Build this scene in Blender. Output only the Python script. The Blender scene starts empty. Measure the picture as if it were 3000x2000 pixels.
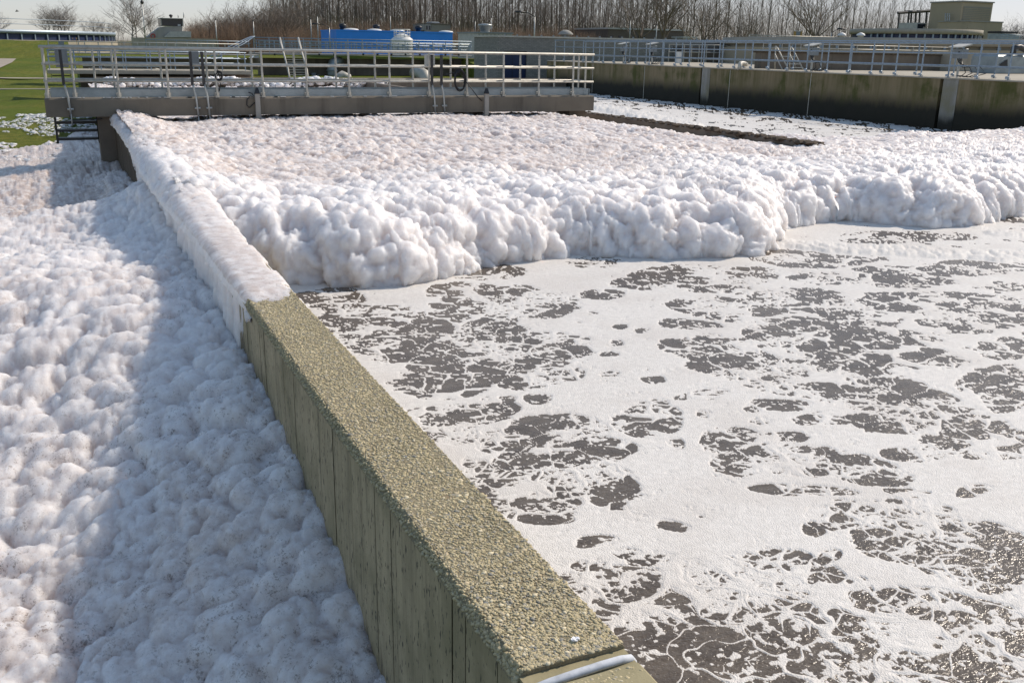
import bpy, math, random
import numpy as np
from mathutils import Vector, Matrix

# ------------------------------------------------------------------ camera, sky, sun
scn = bpy.context.scene
EYE = 2.15
FPX, PITCH, ROLL, YAW = 2775.19, .30079388, .0176436463, .435536
_cy, _sy, _cp, _sp = math.cos(YAW), math.sin(YAW), math.cos(PITCH), math.sin(PITCH)
_rt = Vector((_cy, -_sy, 0)); _h = Vector((_sy, _cy, 0))
FW = _h * _cp + Vector((0, 0, -_sp)); _up = _h * _sp + Vector((0, 0, _cp))
RT = _rt * math.cos(ROLL) + _up * math.sin(ROLL)
UP = -_rt * math.sin(ROLL) + _up * math.cos(ROLL)
cam_data = bpy.data.cameras.new('camera')
cam = bpy.data.objects.new('camera', cam_data)
scn.collection.objects.link(cam)
cam_data.sensor_width = 36.0
cam_data.lens = FPX / 3000 * 36
cam_data.clip_start = .05
cam_data.clip_end = 6000
M = Matrix((RT, UP, -FW)).transposed().to_4x4()
M.translation = Vector((0, 0, EYE))
cam.matrix_world = M
scn.camera = cam

SUN = Vector((1.22, .24, 1.0)).normalized()          # direction towards the sun
world = bpy.data.worlds.new('World')
scn.world = world
world.use_nodes = True
wn = world.node_tree
wn.nodes.clear()
sky = wn.nodes.new('ShaderNodeTexSky')
sky.sky_type = 'NISHITA'
sky.sun_disc = False
sky.sun_elevation = math.asin(SUN.z)
sky.sun_rotation = math.atan2(SUN.x, SUN.y)
sky.air_density = 1.0
sky.dust_density = .4
sky.ozone_density = 3.0
bg = wn.nodes.new('ShaderNodeBackground')
bg.inputs['Strength'].default_value = .15
wo = wn.nodes.new('ShaderNodeOutputWorld')
# sky radiance compressed: bright horizon held down for stronger overhead fill, the same in every direction
_den = wn.nodes.new('ShaderNodeVectorMath'); _den.operation = 'MULTIPLY_ADD'
_den.inputs[1].default_value = (1 / 3.75, 1 / 3.75, 1 / 4.2)
_den.inputs[2].default_value = (1, 1, 1)
_div = wn.nodes.new('ShaderNodeVectorMath'); _div.operation = 'DIVIDE'
wn.links.new(sky.outputs[0], _den.inputs[0])
wn.links.new(sky.outputs[0], _div.inputs[0])
wn.links.new(_den.outputs[0], _div.inputs[1])
wn.links.new(_div.outputs[0], bg.inputs[0])
wn.links.new(bg.outputs[0], wo.inputs[0])
sun_data = bpy.data.lights.new('sun', 'SUN')
sun_data.energy = 2.2
sun_data.angle = math.radians(.5)
sun_data.color = (1.0, .89, .765)
sun = bpy.data.objects.new('sun', sun_data)
scn.collection.objects.link(sun)
sun.rotation_euler = (-SUN).to_track_quat('-Z', 'Y').to_euler()
scn.view_settings.view_transform = 'Standard'
scn.view_settings.look = 'None'
scn.view_settings.exposure = 1.0
scn.view_settings.gamma = 1.0
scn.view_settings.use_curve_mapping = False
scn.render.engine = 'CYCLES'
scn.cycles.max_bounces = 6
scn.cycles.diffuse_bounces = 3
scn.cycles.glossy_bounces = 3
scn.cycles.transparent_max_bounces = 6
scn.cycles.caustics_reflective = False
scn.cycles.caustics_refractive = False
scn.cycles.sample_clamp_indirect = 4
try:
    scn.cycles.use_denoising = True
    scn.cycles.denoiser = 'OPENIMAGEDENOISE'
except Exception:
    pass

# ------------------------------------------------------------------ helpers
rnd = random.Random(7)
COL = scn.collection


def P(px, py, Y):
    """point of the photograph (3000 px wide) on the upright plane y = Y"""
    d = FW + RT * ((px - 1500) / FPX) - UP * ((py - 1000) / FPX)
    return Vector((0, 0, EYE)) + d * (Y / d.y)


def PX(px, py, X):
    d = FW + RT * ((px - 1500) / FPX) - UP * ((py - 1000) / FPX)
    return Vector((0, 0, EYE)) + d * (X / d.x)


LOC = {}


def tag(o, label=None, cat=None, group=None, kind=None):
    for k, v in (('label', label), ('category', cat), ('group', group), ('kind', kind)):
        if v:
            o[k] = v
    return o


def empty(name, label, cat, loc, group=None):
    o = bpy.data.objects.new(name, None)
    COL.objects.link(o)
    o.location = loc
    o.empty_display_size = .2
    LOC[o] = Vector(loc)
    return tag(o, label, cat, group)


def link(name, me, parent=None, loc=None):
    o = bpy.data.objects.new(name, me)
    COL.objects.link(o)
    if parent is not None:
        o.parent = parent
    if loc is not None:
        o.location = loc
    return o


class MB:
    def __init__(self):
        self.v, self.f = [], []

    def add(self, vs, fs):
        n = len(self.v)
        self.v += [tuple(v) for v in vs]
        self.f += [tuple(i + n for i in f) for f in fs]
        return self

    def box(self, x0, x1, y0, y1, z0, z1, b=0.0):
        if b <= 0:
            vs = [(x, y, z) for z in (z0, z1) for y in (y0, y1) for x in (x0, x1)]
            return self.add(vs, [(0, 2, 3, 1), (4, 5, 7, 6), (0, 1, 5, 4), (2, 6, 7, 3), (0, 4, 6, 2), (1, 3, 7, 5)])
        # chamfered along every upright and level edge of the top
        vs = []
        for z, k in ((z0, 0), (z1 - b, 0), (z1, b)):
            vs += [(x0 + k, y0 + k, z), (x1 - k, y0 + k, z), (x1 - k, y1 - k, z), (x0 + k, y1 - k, z)]
        fs = [(3, 2, 1, 0), (8, 9, 10, 11)]
        for r in (0, 4):
            for i in range(4):
                j = (i + 1) % 4
                fs.append((r + i, r + j, r + 4 + j, r + 4 + i))
        return self.add(vs, fs)

    def tube(self, pts, r, n=8, cap=True, r1=None):
        pts = [Vector(p) for p in pts]
        vs, fs = [], []
        m = len(pts)
        ref = None
        for i, p in enumerate(pts):
            d = (pts[min(i + 1, m - 1)] - pts[max(i - 1, 0)])
            if d.length < 1e-9:
                d = Vector((0, 0, 1))
            d.normalize()
            if ref is None:
                ref = Vector((0, 0, 1)) if abs(d.z) < .9 else Vector((1, 0, 0))
            a = d.cross(ref)
            if a.length < 1e-6:
                a = d.cross(Vector((0, 1, .3)))
            a.normalize()
            b = a.cross(d)
            ref = b
            rr = r if r1 is None else r + (r1 - r) * i / max(1, m - 1)
            for k in range(n):
                t = 2 * math.pi * k / n
                vs.append(p + a * (rr * math.cos(t)) + b * (rr * math.sin(t)))
        for i in range(m - 1):
            for k in range(n):
                k2 = (k + 1) % n
                fs.append((i * n + k, i * n + k2, (i + 1) * n + k2, (i + 1) * n + k))
        if cap:
            fs.append(tuple(range(n - 1, -1, -1)))
            fs.append(tuple((m - 1) * n + k for k in range(n)))
        return self.add(vs, fs)

    def lathe(self, c, prof, n=24, a0=0, a1=2 * math.pi):
        vs, fs = [], []
        full = abs(a1 - a0) > 6.28
        m = n if full else n + 1
        for r, z in prof:
            for k in range(m):
                t = a0 + (a1 - a0) * k / n
                vs.append((c[0] + r * math.cos(t), c[1] + r * math.sin(t), c[2] + z))
        for i in range(len(prof) - 1):
            for k in range(n):
                k2 = (k + 1) % m
                fs.append((i * m + k, i * m + k2, (i + 1) * m + k2, (i + 1) * m + k))
        return self.add(vs, fs)

    def mesh(self, name, mat, off=(0, 0, 0), smooth=False):
        me = bpy.data.meshes.new(name)
        o = Vector(off)
        me.from_pydata([(v[0] - o.x, v[1] - o.y, v[2] - o.z) for v in self.v], [], self.f)
        if mat:
            me.materials.append(mat)
        if smooth:
            me.polygons.foreach_set('use_smooth', [True] * len(me.polygons))
        me.update()
        return me

    def build(self, name, mat, parent=None, smooth=False, label=None):
        off = LOC.get(parent, Vector((0, 0, 0)))
        o = link(name, self.mesh(name, mat, off, smooth), parent)
        LOC[o] = off
        if label:
            o['label'] = label
        return o


def np_mesh(name, V, F, mat, smooth=True):
    me = bpy.data.meshes.new(name)
    nv, nf = len(V), len(F)
    me.vertices.add(nv)
    me.vertices.foreach_set('co', np.ascontiguousarray(V, np.float32).ravel())
    me.loops.add(nf * F.shape[1])
    me.loops.foreach_set('vertex_index', np.ascontiguousarray(F, np.int32).ravel())
    me.polygons.add(nf)
    me.polygons.foreach_set('loop_start', np.arange(nf, dtype=np.int32) * F.shape[1])
    me.polygons.foreach_set('loop_total', np.full(nf, F.shape[1], np.int32))
    me.polygons.foreach_set('use_smooth', np.full(nf, smooth, bool))
    me.update(calc_edges=True)
    if mat:
        me.materials.append(mat)
    return me


def grid_faces(nr, nc, keep=None):
    idx = np.arange(nr * nc, dtype=np.int32).reshape(nr, nc)
    a, b, c, d = idx[:-1, :-1], idx[:-1, 1:], idx[1:, 1:], idx[1:, :-1]
    F = np.stack([a.ravel(), b.ravel(), c.ravel(), d.ravel()], 1)
    if keep is not None:
        k = keep.reshape(nr, nc)
        kk = k[:-1, :-1] | k[:-1, 1:] | k[1:, 1:] | k[1:, :-1]
        F = F[kk.ravel()]
    return F


def compact(V, F, *attrs):
    used = np.zeros(len(V), bool)
    used[F.ravel()] = True
    mp = np.cumsum(used) - 1
    return (V[used], mp[F].astype(np.int32)) + tuple(a[used] for a in attrs)


def set_attr(me, name, a):
    at = me.attributes.new(name, 'FLOAT', 'POINT')
    at.data.foreach_set('value', np.ascontiguousarray(a, np.float32).ravel())


# ---- numpy noise
def _hash(ix, iy, iz, s):
    h = (ix.astype(np.int64) * 374761393 + iy.astype(np.int64) * 668265263 + iz.astype(np.int64) * 2147483647 % 1013904223 + iz.astype(np.int64) * 1274126177 + s * 974634777)
    h = h.astype(np.uint32)
    h ^= h >> np.uint32(15)
    h *= np.uint32(2246822519)
    h ^= h >> np.uint32(13)
    h *= np.uint32(3266489917)
    h ^= h >> np.uint32(16)
    return h


def _f(h):
    return (h & np.uint32(0xFFFF)).astype(np.float32) / 65535.0


def _f2(h):
    return (h >> np.uint32(16)).astype(np.float32) / 65535.0


def worley3(p, s=0, jit=.9):
    """squared distance to the nearest feature point, each with its own size"""
    ip = np.floor(p).astype(np.int32)
    fp = (p - ip).astype(np.float32)
    best = np.full(len(p), 9.0, np.float32)
    for dx in (-1, 0, 1):
        for dy in (-1, 0, 1):
            for dz in (-1, 0, 1):
                h = _hash(ip[:, 0] + dx, ip[:, 1] + dy, ip[:, 2] + dz, s)
                h2 = h * np.uint32(2654435761) + np.uint32(12345)
                h2 ^= h2 >> np.uint32(14)
                qx = dx + .5 + (_f(h) - .5) * jit - fp[:, 0]
                qy = dy + .5 + (_f2(h) - .5) * jit - fp[:, 1]
                qz = dz + .5 + (_f(h2) - .5) * jit - fp[:, 2]
                d = (qx * qx + qy * qy + qz * qz) * (.75 + .6 * _f2(h2))
                np.minimum(best, d, out=best)
    return best


def worley2(x, y, s=0):
    ix = np.floor(x).astype(np.int32)
    iy = np.floor(y).astype(np.int32)
    fx = (x - ix).astype(np.float32)
    fy = (y - iy).astype(np.float32)
    z = np.zeros_like(ix)
    f1 = np.full(x.shape, 9.0, np.float32)
    f2 = np.full(x.shape, 9.0, np.float32)
    idv = np.zeros(x.shape, np.float32)
    for dx in (-1, 0, 1):
        for dy in (-1, 0, 1):
            h = _hash(ix + dx, iy + dy, z, s)
            h2 = h * np.uint32(2654435761) + np.uint32(777)
            d = np.sqrt((dx + _f(h) - fx) ** 2 + (dy + _f2(h) - fy) ** 2)
            m = d < f1
            f2 = np.where(m, f1, np.minimum(f2, d))
            idv = np.where(m, _f2(h2), idv)
            f1 = np.where(m, d, f1)
    return f1, f2, idv


def vnoise(x, y, s=0):
    ix = np.floor(x).astype(np.int32)
    iy = np.floor(y).astype(np.int32)
    fx = (x - ix)
    fy = (y - iy)
    fx = fx * fx * fx * (fx * (fx * 6 - 15) + 10)
    fy = fy * fy * fy * (fy * (fy * 6 - 15) + 10)
    z = np.zeros_like(ix)
    a = _f(_hash(ix, iy, z, s)); b = _f(_hash(ix + 1, iy, z, s))
    c = _f(_hash(ix, iy + 1, z, s)); d = _f(_hash(ix + 1, iy + 1, z, s))
    return ((a + (b - a) * fx) * (1 - fy) + (c + (d - c) * fx) * fy).astype(np.float32)


def fbm(x, y, s=0, o=4):
    t = np.zeros(np.shape(x), np.float32)
    a, n = .5, 0
    for i in range(o):
        t += a * vnoise(x, y, s + i * 17)
        n += a
        x = x * 2.03 + 3.1
        y = y * 2.03 + 1.7
        a *= .5
    return t / n


def sstep(a, b, x):
    t = np.clip((x - a) / (b - a), 0, 1)
    return t * t * (3 - 2 * t)


def normals(V3):
    du = np.gradient(V3, axis=1)
    dv = np.gradient(V3, axis=0)
    n = np.cross(du, dv)
    n /= np.linalg.norm(n, axis=2, keepdims=True) + 1e-9
    return n


def puff(p, scale, s):
    d = worley3(p / scale, s)
    return np.sqrt(np.clip(1.0 - d / .62, 0, 1))


# ------------------------------------------------------------------ materials
class NT:
    def __init__(self, name):
        self.m = bpy.data.materials.new(name)
        self.m.use_nodes = True
        self.t = self.m.node_tree
        self.b = self.t.nodes['Principled BSDF']
        self.tc = self.t.nodes.new('ShaderNodeNewGeometry').outputs['Position']

    def n(self, t, **k):
        x = self.t.nodes.new(t)
        for a, v in k.items():
            if isinstance(v, dict):
                for i, w in v.items():
                    if hasattr(w, 'is_linked') or hasattr(w, 'links'):
                        self.t.links.new(w, x.inputs[i])
                    else:
                        x.inputs[i].default_value = w
            else:
                setattr(x, a, v)
        return x

    def scaled(self, sx, sy, sz, vec=None):
        return self.n('ShaderNodeVectorMath', operation='MULTIPLY', i={0: vec or self.tc, 1: (sx, sy, sz)}).outputs[0]

    def noise(self, scale, detail=4, rough=.55, vec=None, dist=0):
        return self.n('ShaderNodeTexNoise', i={'Vector': vec or self.tc, 'Scale': scale, 'Detail': detail, 'Roughness': rough, 'Distortion': dist}).outputs[0]

    def voro(self, scale, feature='F1', vec=None, out='Distance'):
        x = self.n('ShaderNodeTexVoronoi', feature=feature)
        self.t.links.new(vec or self.tc, x.inputs['Vector'])
        x.inputs['Scale'].default_value = scale
        return x.outputs[out]

    def ramp(self, fac, a, b, ca=0.0, cb=1.0):
        return self.n('ShaderNodeMapRange', interpolation_type='SMOOTHSTEP', i={0: fac, 1: a, 2: b, 3: ca, 4: cb}).outputs[0]

    def mix(self, fac, a, b):
        x = self.n('ShaderNodeMix', data_type='RGBA')
        for i, w in ((0, fac), (6, a), (7, b)):
            if hasattr(w, 'is_linked'):
                self.t.links.new(w, x.inputs[i])
            else:
                x.inputs[i].default_value = w if i == 0 else (*w, 1) if len(w) == 3 else w
        return x.outputs[2]

    def math(self, op, a, b=0.0):
        x = self.n('ShaderNodeMath', operation=op)
        for i, w in ((0, a), (1, b)):
            if hasattr(w, 'is_linked'):
                self.t.links.new(w, x.inputs[i])
            else:
                x.inputs[i].default_value = w
        return x.outputs[0]

    def attr(self, name):
        return self.n('ShaderNodeAttribute', attribute_name=name).outputs['Fac']

    def bump(self, h, strength=.5, dist=.01, normal=None):
        x = self.n('ShaderNodeBump', i={'Height': h, 'Strength': strength, 'Distance': dist})
        if normal is not None:
            self.t.links.new(normal, x.inputs['Normal'])
        return x.outputs[0]

    def out(self, col=None, rough=None, normal=None, **k):
        for key, w in (('Base Color', col), ('Roughness', rough), ('Normal', normal)):
            if w is None:
                continue
            if hasattr(w, 'is_linked'):
                self.t.links.new(w, self.b.inputs[key])
            else:
                self.b.inputs[key].default_value = (*w, 1) if key == 'Base Color' else w
        for key, w in k.items():
            self.b.inputs[key.replace('_', ' ')].default_value = w
        return self.m


def concrete(name, c1, c2, stain=(.05, .045, .03), st=.45, scale=1.0, bump=.004):
    t = NT(name)
    big = t.noise(.8 * scale, 5, .6)
    streak = t.noise(1.0, 5, .65, vec=t.scaled(2.2 * scale, 2.2 * scale, .25 * scale))
    fine = t.noise(38 * scale, 4, .7)
    c = t.mix(t.ramp(big, .3, .7), c1, c2)
    c = t.mix(t.math('MULTIPLY', t.ramp(streak, .5, .78), st), c, stain)
    c = t.mix(t.math('MULTIPLY', t.ramp(fine, .45, .75), .22), c, tuple(x * .55 for x in c1))
    return t.out(c, .88, t.bump(fine, .6, bump))


def simple(name, c, rough=.5, metal=0.0, var=.25, scale=6.0):
    t = NT(name)
    n = t.noise(scale, 4, .6)
    col = t.mix(t.math('MULTIPLY', t.ramp(n, .35, .75), 1.0), tuple(min(1, x * (1 + var * .4)) for x in c), tuple(x * (1 - var) for x in c))
    return t.out(col, rough, None, Metallic=metal)


def foam_mat(name, tint_gain=1.0, speck=True):
    """white sludge foam: 'dry' carries the beige skin, 'speck' the dark grains of dried scum"""
    t = NT(name)
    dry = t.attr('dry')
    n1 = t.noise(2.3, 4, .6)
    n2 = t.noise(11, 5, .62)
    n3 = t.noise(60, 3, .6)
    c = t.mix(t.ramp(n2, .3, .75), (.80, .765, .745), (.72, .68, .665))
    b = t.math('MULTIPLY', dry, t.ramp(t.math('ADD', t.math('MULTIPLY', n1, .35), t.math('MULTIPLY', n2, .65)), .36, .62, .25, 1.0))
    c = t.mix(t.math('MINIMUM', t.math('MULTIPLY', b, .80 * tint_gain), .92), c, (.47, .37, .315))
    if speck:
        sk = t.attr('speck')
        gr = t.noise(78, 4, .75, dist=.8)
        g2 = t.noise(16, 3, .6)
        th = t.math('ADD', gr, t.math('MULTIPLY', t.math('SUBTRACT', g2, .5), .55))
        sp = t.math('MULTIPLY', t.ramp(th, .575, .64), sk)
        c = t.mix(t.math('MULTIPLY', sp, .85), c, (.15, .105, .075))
    bub = t.voro(95, 'SMOOTH_F1')
    h = t.math('ADD', t.math('MULTIPLY', n2, .55), t.math('ADD', t.math('MULTIPLY', n3, .25), t.math('MULTIPLY', bub, -.16)))
    m = t.out(c, .42, t.bump(h, .55, .03))
    t.b.inputs['Subsurface Weight'].default_value = 1.0
    t.b.inputs['Subsurface Radius'].default_value = (.32, .30, .28)
    t.b.inputs['Subsurface Scale'].default_value = 1.0
    t.b.inputs['Specular IOR Level'].default_value = .22
    return m


M_FOAM = foam_mat('sludge_foam')


def froth_mat():
    t = NT('surface_froth')
    n2 = t.noise(26, 4, .6)
    bub = t.voro(140, 'F1')
    n3 = t.noise(190, 2, .6)
    thin = t.attr('thick')
    c = t.mix(t.ramp(n2, .3, .72), (.79, .755, .705), (.68, .65, .605))
    n4 = t.noise(1.6, 4, .6)
    c = t.mix(t.math('MULTIPLY', t.ramp(n4, .42, .68), .38), c, (.60, .55, .50))
    c = t.mix(t.ramp(thin, .0, .0011, .8, 0.0), c, (.44, .39, .34))
    h = t.math('ADD', t.math('MULTIPLY', n2, .4), t.math('ADD', t.math('MULTIPLY', n3, .35), t.math('MULTIPLY', bub, -.45)))
    m = t.out(c, .45, t.bump(h, .6, .012))
    t.b.inputs['Specular IOR Level'].default_value = .12
    return m


M_FROTH = froth_mat()


def water_mat():
    t = NT('brown_water')
    n1 = t.noise(5, 3, .6, vec=t.scaled(1.0, 1.6, 1))
    n2 = t.noise(34, 3, .6, vec=t.scaled(1.0, 1.5, 1))
    fl = t.noise(70, 3, .75, dist=.8)
    c = t.mix(t.ramp(n1, .3, .7), (.130, .104, .078), (.084, .065, .048))
    c = t.mix(t.math('MULTIPLY', t.ramp(fl, .60, .70), .55), c, (.36, .32, .28))
    h = t.math('ADD', t.math('MULTIPLY', n1, .5), t.math('MULTIPLY', n2, .3))
    m = t.out(c, .20, t.bump(h, .8, .03))
    t.b.inputs['Specular IOR Level'].default_value = .3
    return m


M_WATER = water_mat()


def grass_mat():
    t = NT('grass')
    n1 = t.noise(.22, 5, .6)
    n2 = t.noise(3.5, 4, .65)
    n3 = t.noise(24, 3, .7)
    c = t.mix(t.ramp(n1, .35, .65), (.095, .128, .016), (.150, .148, .026))
    c = t.mix(t.ramp(n2, .38, .7), c, (.072, .102, .012))
    c = t.mix(t.math('MULTIPLY', t.ramp(n3, .5, .75), .5), c, (.22, .20, .05))
    return t.out(c, .9, t.bump(t.math('ADD', n3, n2), .8, .06), Specular_IOR_Level=.1)


M_GRASS = grass_mat()
M_SOIL = simple('soil', (.10, .075, .05), .95, 0, .4, 3)
M_DECK = concrete('deck_concrete', (.20, .172, .132), (.145, .125, .095), (.045, .038, .028), .7)
M_CONC = concrete('pale_concrete', (.36, .34, .30), (.29, .275, .24), (.10, .09, .07), .45)
M_CONC_DARK = concrete('brown_concrete', (.20, .165, .125), (.13, .105, .08), (.04, .032, .024), .6)
M_CONC_BEIGE = concrete('beige_concrete', (.40, .36, .28), (.34, .30, .235), (.16, .14, .10), .35)


def mossy(name='mossy_concrete', ca=(.24, .185, .105), cb=(.135, .11, .045), cm=(.075, .075, .014), h0=.42, h1=.98):
    t = NT(name)
    z = t.n('ShaderNodeSeparateXYZ', i={0: t.tc}).outputs[2]
    big = t.noise(1.1, 5, .62)
    st = t.noise(1.0, 6, .7, vec=t.scaled(1.6, 2.4, .16))
    fine = t.noise(30, 4, .7)
    c = t.mix(t.ramp(st, .35, .68), ca, cb)
    c = t.mix(t.ramp(t.math('ADD', big, t.math('MULTIPLY', st, .5)), .72, .95), c, cm)
    lvl = t.math('ADD', z, t.math('MULTIPLY', t.math('SUBTRACT', st, .5), .7))
    lvl = t.math('ADD', lvl, t.math('MULTIPLY', t.math('SUBTRACT', big, .5), .4))
    c = t.mix(t.ramp(lvl, h0, h1, .97, 0), c, (.013, .012, .006))
    return t.out(c, .85, t.bump(fine, .7, .008))


M_MOSS = mossy()
M_PILASTER = mossy('repaired_concrete', (.30, .29, .26), (.215, .20, .165), (.22, .20, .13), .12, .55)


def wall_side():
    t = NT('board_marked_concrete')
    st = t.noise(1.0, 5, .7, vec=t.scaled(1, 16, 1.4))
    big = t.noise(2.6, 4, .6)
    fine = t.noise(80, 4, .7)
    pits = t.noise(60, 2, .6, vec=t.scaled(1, 1, .35))
    z = t.n('ShaderNodeSeparateXYZ', i={0: t.tc}).outputs[2]
    c = t.mix(t.ramp(st, .32, .7), (.47, .385, .245), (.33, .27, .17))
    c = t.mix(t.math('MULTIPLY', t.ramp(big, .40, .66), .75), c, (.24, .205, .115))
    yy = t.n('ShaderNodeSeparateXYZ', i={0: t.tc}).outputs[1]
    slime = t.math('MULTIPLY', t.ramp(t.math('ADD', yy, t.math('MULTIPLY', st, 3.0)), 8.0, 11.0), t.ramp(t.math('ADD', z, t.math('MULTIPLY', st, .25)), .62, .50))
    c = t.mix(t.math('MULTIPLY', slime, .93), c, (.022, .016, .009))
    low = t.math('ADD', t.math('MULTIPLY', t.math('SUBTRACT', yy, 3.0), .16), -.50)
    wet = t.ramp(t.math('ADD', t.math('SUBTRACT', z, low), t.math('MULTIPLY', t.math('SUBTRACT', st, .5), .9)), .30, .08)
    c = t.mix(t.math('MULTIPLY', wet, .7), c, (.075, .050, .026))
    c = t.mix(t.math('MULTIPLY', t.ramp(pits, .60, .68), .85), c, (.035, .033, .022))
    c = t.mix(t.math('MULTIPLY', t.ramp(fine, .5, .8), .3), c, (.09, .085, .06))
    run = t.noise(1.0, 3, .6, vec=t.scaled(1, 9, .5))
    c = t.mix(t.math('MULTIPLY', t.ramp(run, .56, .70), .55), c, (.10, .088, .055))
    return t.out(c, .88, t.bump(t.math('ADD', t.math('MULTIPLY', fine, .6), t.math('MULTIPLY', st, .4)), .7, .006))


M_WALLSIDE = wall_side()


def wall_top():
    t = NT('mortar_between_pebbles')
    n = t.noise(7, 4, .6)
    rust = t.noise(2.1, 4, .6)
    fine = t.noise(160, 4, .75)
    c = t.mix(t.ramp(n, .35, .7), (.33, .275, .17), (.26, .215, .13))
    c = t.mix(t.math('MULTIPLY', t.ramp(rust, .62, .75), .6), c, (.30, .17, .085))
    c = t.mix(t.math('MULTIPLY', t.ramp(fine, .45, .7), .6), c, (.10, .09, .06))
    return t.out(c, .9, t.bump(fine, 1.0, .006))


M_WALLTOP = wall_top()


def pebble_mat():
    t = NT('pebbles')
    a = t.attr('tone')
    n = t.noise(90, 3, .6)
    rp = t.n('ShaderNodeValToRGB')
    t.t.links.new(a, rp.inputs[0])
    e = rp.color_ramp.elements
    e[0].position = 0; e[0].color = (.36, .305, .18, 1)
    e[1].position = 1; e[1].color = (.70, .61, .42, 1)
    for p, c in ((.3, (.50, .42, .255)), (.55, (.565, .475, .295)), (.74, (.37, .335, .23)), (.82, (.57, .47, .31)), (.93, (.22, .225, .215))):
        x = e.new(p)
        x.color = (*c, 1)
    c = t.mix(t.math('MULTIPLY', t.ramp(n, .45, .75), .4), rp.outputs[0], (.12, .105, .065))
    return t.out(c, .85, t.bump(n, .5, .003), Specular_IOR_Level=.15)


M_PEBBLE = pebble_mat()
M_JOINTC = concrete('smooth_olive_concrete', (.36, .31, .18), (.29, .25, .14), (.14, .125, .065), .4, 3.0, .002)
M_SEAL = simple('white_sealant', (.55, .57, .60), .75, 0, .3, 22)
M_CHIP = simple('white_chip', (.78, .78, .80), .5, 0, .2, 60)
M_GALV = simple('galvanised_steel', (.42, .43, .41), .45, .55, .22, 9)
M_GALVB = simple('blue_grey_steel', (.27, .33, .39), .45, .35, .2, 9)
M_GALVP = simple('pale_steel', (.47, .45, .395), .5, .3, .2, 9)
M_PLATE = simple('dull_zinc_plate', (.30, .335, .34), .5, .45, .2, 3)
M_DARKSTEEL = simple('dark_steel', (.052, .05, .05), .5, .4, .3, 10)
M_BLACK = simple('black_rubber', (.012, .012, .014), .5, 0, .2, 10)
M_BOX = simple('grey_cabinet', (.22, .24, .25), .5, .1, .1, 3)
M_BOXP = simple('pale_cabinet', (.45, .44, .40), .5, .1, .15, 3)
M_BLUE = simple('blue_cladding', (.02, .25, .80), .45, 0, .08, .6)
M_NAVY = simple('navy_paint', (.010, .022, .075), .45, 0, .15, 2)
M_GLASS = simple('dark_glass', (.012, .018, .03), .08, 0, .1, 2)
M_WHITE = simple('white_paint', (.68, .67, .63), .5, 0, .12, 3)
M_TIMBER = simple('yellow_timber', (.42, .25, .07), .7, 0, .35, 5)
M_BARK = simple('bark', (.15, .125, .095), .9, 0, .35, 2.5)
M_TWIG = simple('twigs', (.205, .16, .12), .9, 0, .35, .8)
M_SCRUB = simple('scrub_twigs', (.235, .155, .10), .9, 0, .4, .5)
M_GREENSCRUB = simple('greenish_scrub', (.13, .13, .06), .9, 0, .4, .5)
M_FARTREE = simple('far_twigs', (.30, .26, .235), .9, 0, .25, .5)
M_PIPE = simple('pipe_paint', (.46, .43, .36), .5, 0, .25, 2)
M_BROWNB = simple('brown_cladding', (.12, .095, .075), .7, 0, .2, .6)
M_BEIGEB = concrete('beige_building', (.42, .345, .23), (.36, .30, .205), (.12, .11, .09), .25, .3)
M_BEIGEB2 = concrete('ribbed_beige_building', (.27, .255, .20), (.24, .225, .18), (.11, .105, .085), .25, .3)
M_RUST = simple('brown_sludge_crust', (.075, .05, .03), .95, 0, .5, 14)
M_PATH = simple('path_paving', (.33, .28, .22), .9, 0, .15, 1.2)


def brick_mat():
    t = NT('grey_brick')
    v = t.n('ShaderNodeCombineXYZ')
    s = t.n('ShaderNodeSeparateXYZ', i={0: t.tc})
    t.t.links.new(t.math('ADD', s.outputs[0], s.outputs[1]), v.inputs[0])
    t.t.links.new(s.outputs[2], v.inputs[1])
    b = t.n('ShaderNodeTexBrick', i={'Vector': v.outputs[0], 'Scale': 1.0, 'Mortar Size': .008, 'Brick Width': .22, 'Row Height': .075,
                                    'Color1': (.30, .285, .255, 1), 'Color2': (.22, .21, .19, 1), 'Mortar': (.13, .125, .11, 1)})
    return t.out(b.outputs[0], .85, t.bump(b.outputs[1], -.6, .01))


M_BRICK = brick_mat()

# ------------------------------------------------------------------ ground and water
GX = [-3000, -800, -250, -100, -50, -25, -14, -9, -6, -4.5, -3.5, -2.6, -1.9, -1.3, -.8, -.3, .2, .6, .93, 1.05, 1.15, 1.6, 4, 8, 12, 16, 20,
      23.6, 24.3, 24.36, 25, 26.4, 26.6, 30, 36, 45, 60, 90, 130, 200, 400, 1000, 3000]
GY = [-40, -8, 0, 4, 8, 12, 16, 20, 24, 26, 28, 30, 33, 36, 40, 44, 45.5, 45.8, 48, 48.3, 52, 54, 56, 60, 65, 70, 75, 80, 85, 90, 93, 96, 99, 102, 105, 108, 112,
      120, 135, 160, 200, 300, 500, 1000, 2000, 4000]


def ground_z(x, y):
    left = np.interp(y, [28, 36, 52, 70, 93, 106, 125, 160, 4000], [-.62, -.42, -.30, .0, .62, 2.0, 1.7, .9, .9])
    mid = np.interp(y, [45.6, 46, 70, 100, 160, 4000], [-2.5, .0, .1, .7, .9, .9])
    right = np.interp(y, [52, 90, 160, 4000], [1.38, 1.1, .9, .9])
    if x < 1.1:
        return left
    if x < 24.33 or (x < 26.5 and y > 48.15):
        return mid
    return right


gv = np.array([(x, y, ground_z(x, y) + (0.05 * math.sin(x * 1.7 + y * .9) if (x < .5 and y > 30) else 0)) for y in GY for x in GX], np.float32)
go = link('ground', np_mesh('ground', gv, grid_faces(len(GY), len(GX)), M_GRASS, False))
go['kind'] = 'structure'

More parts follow.
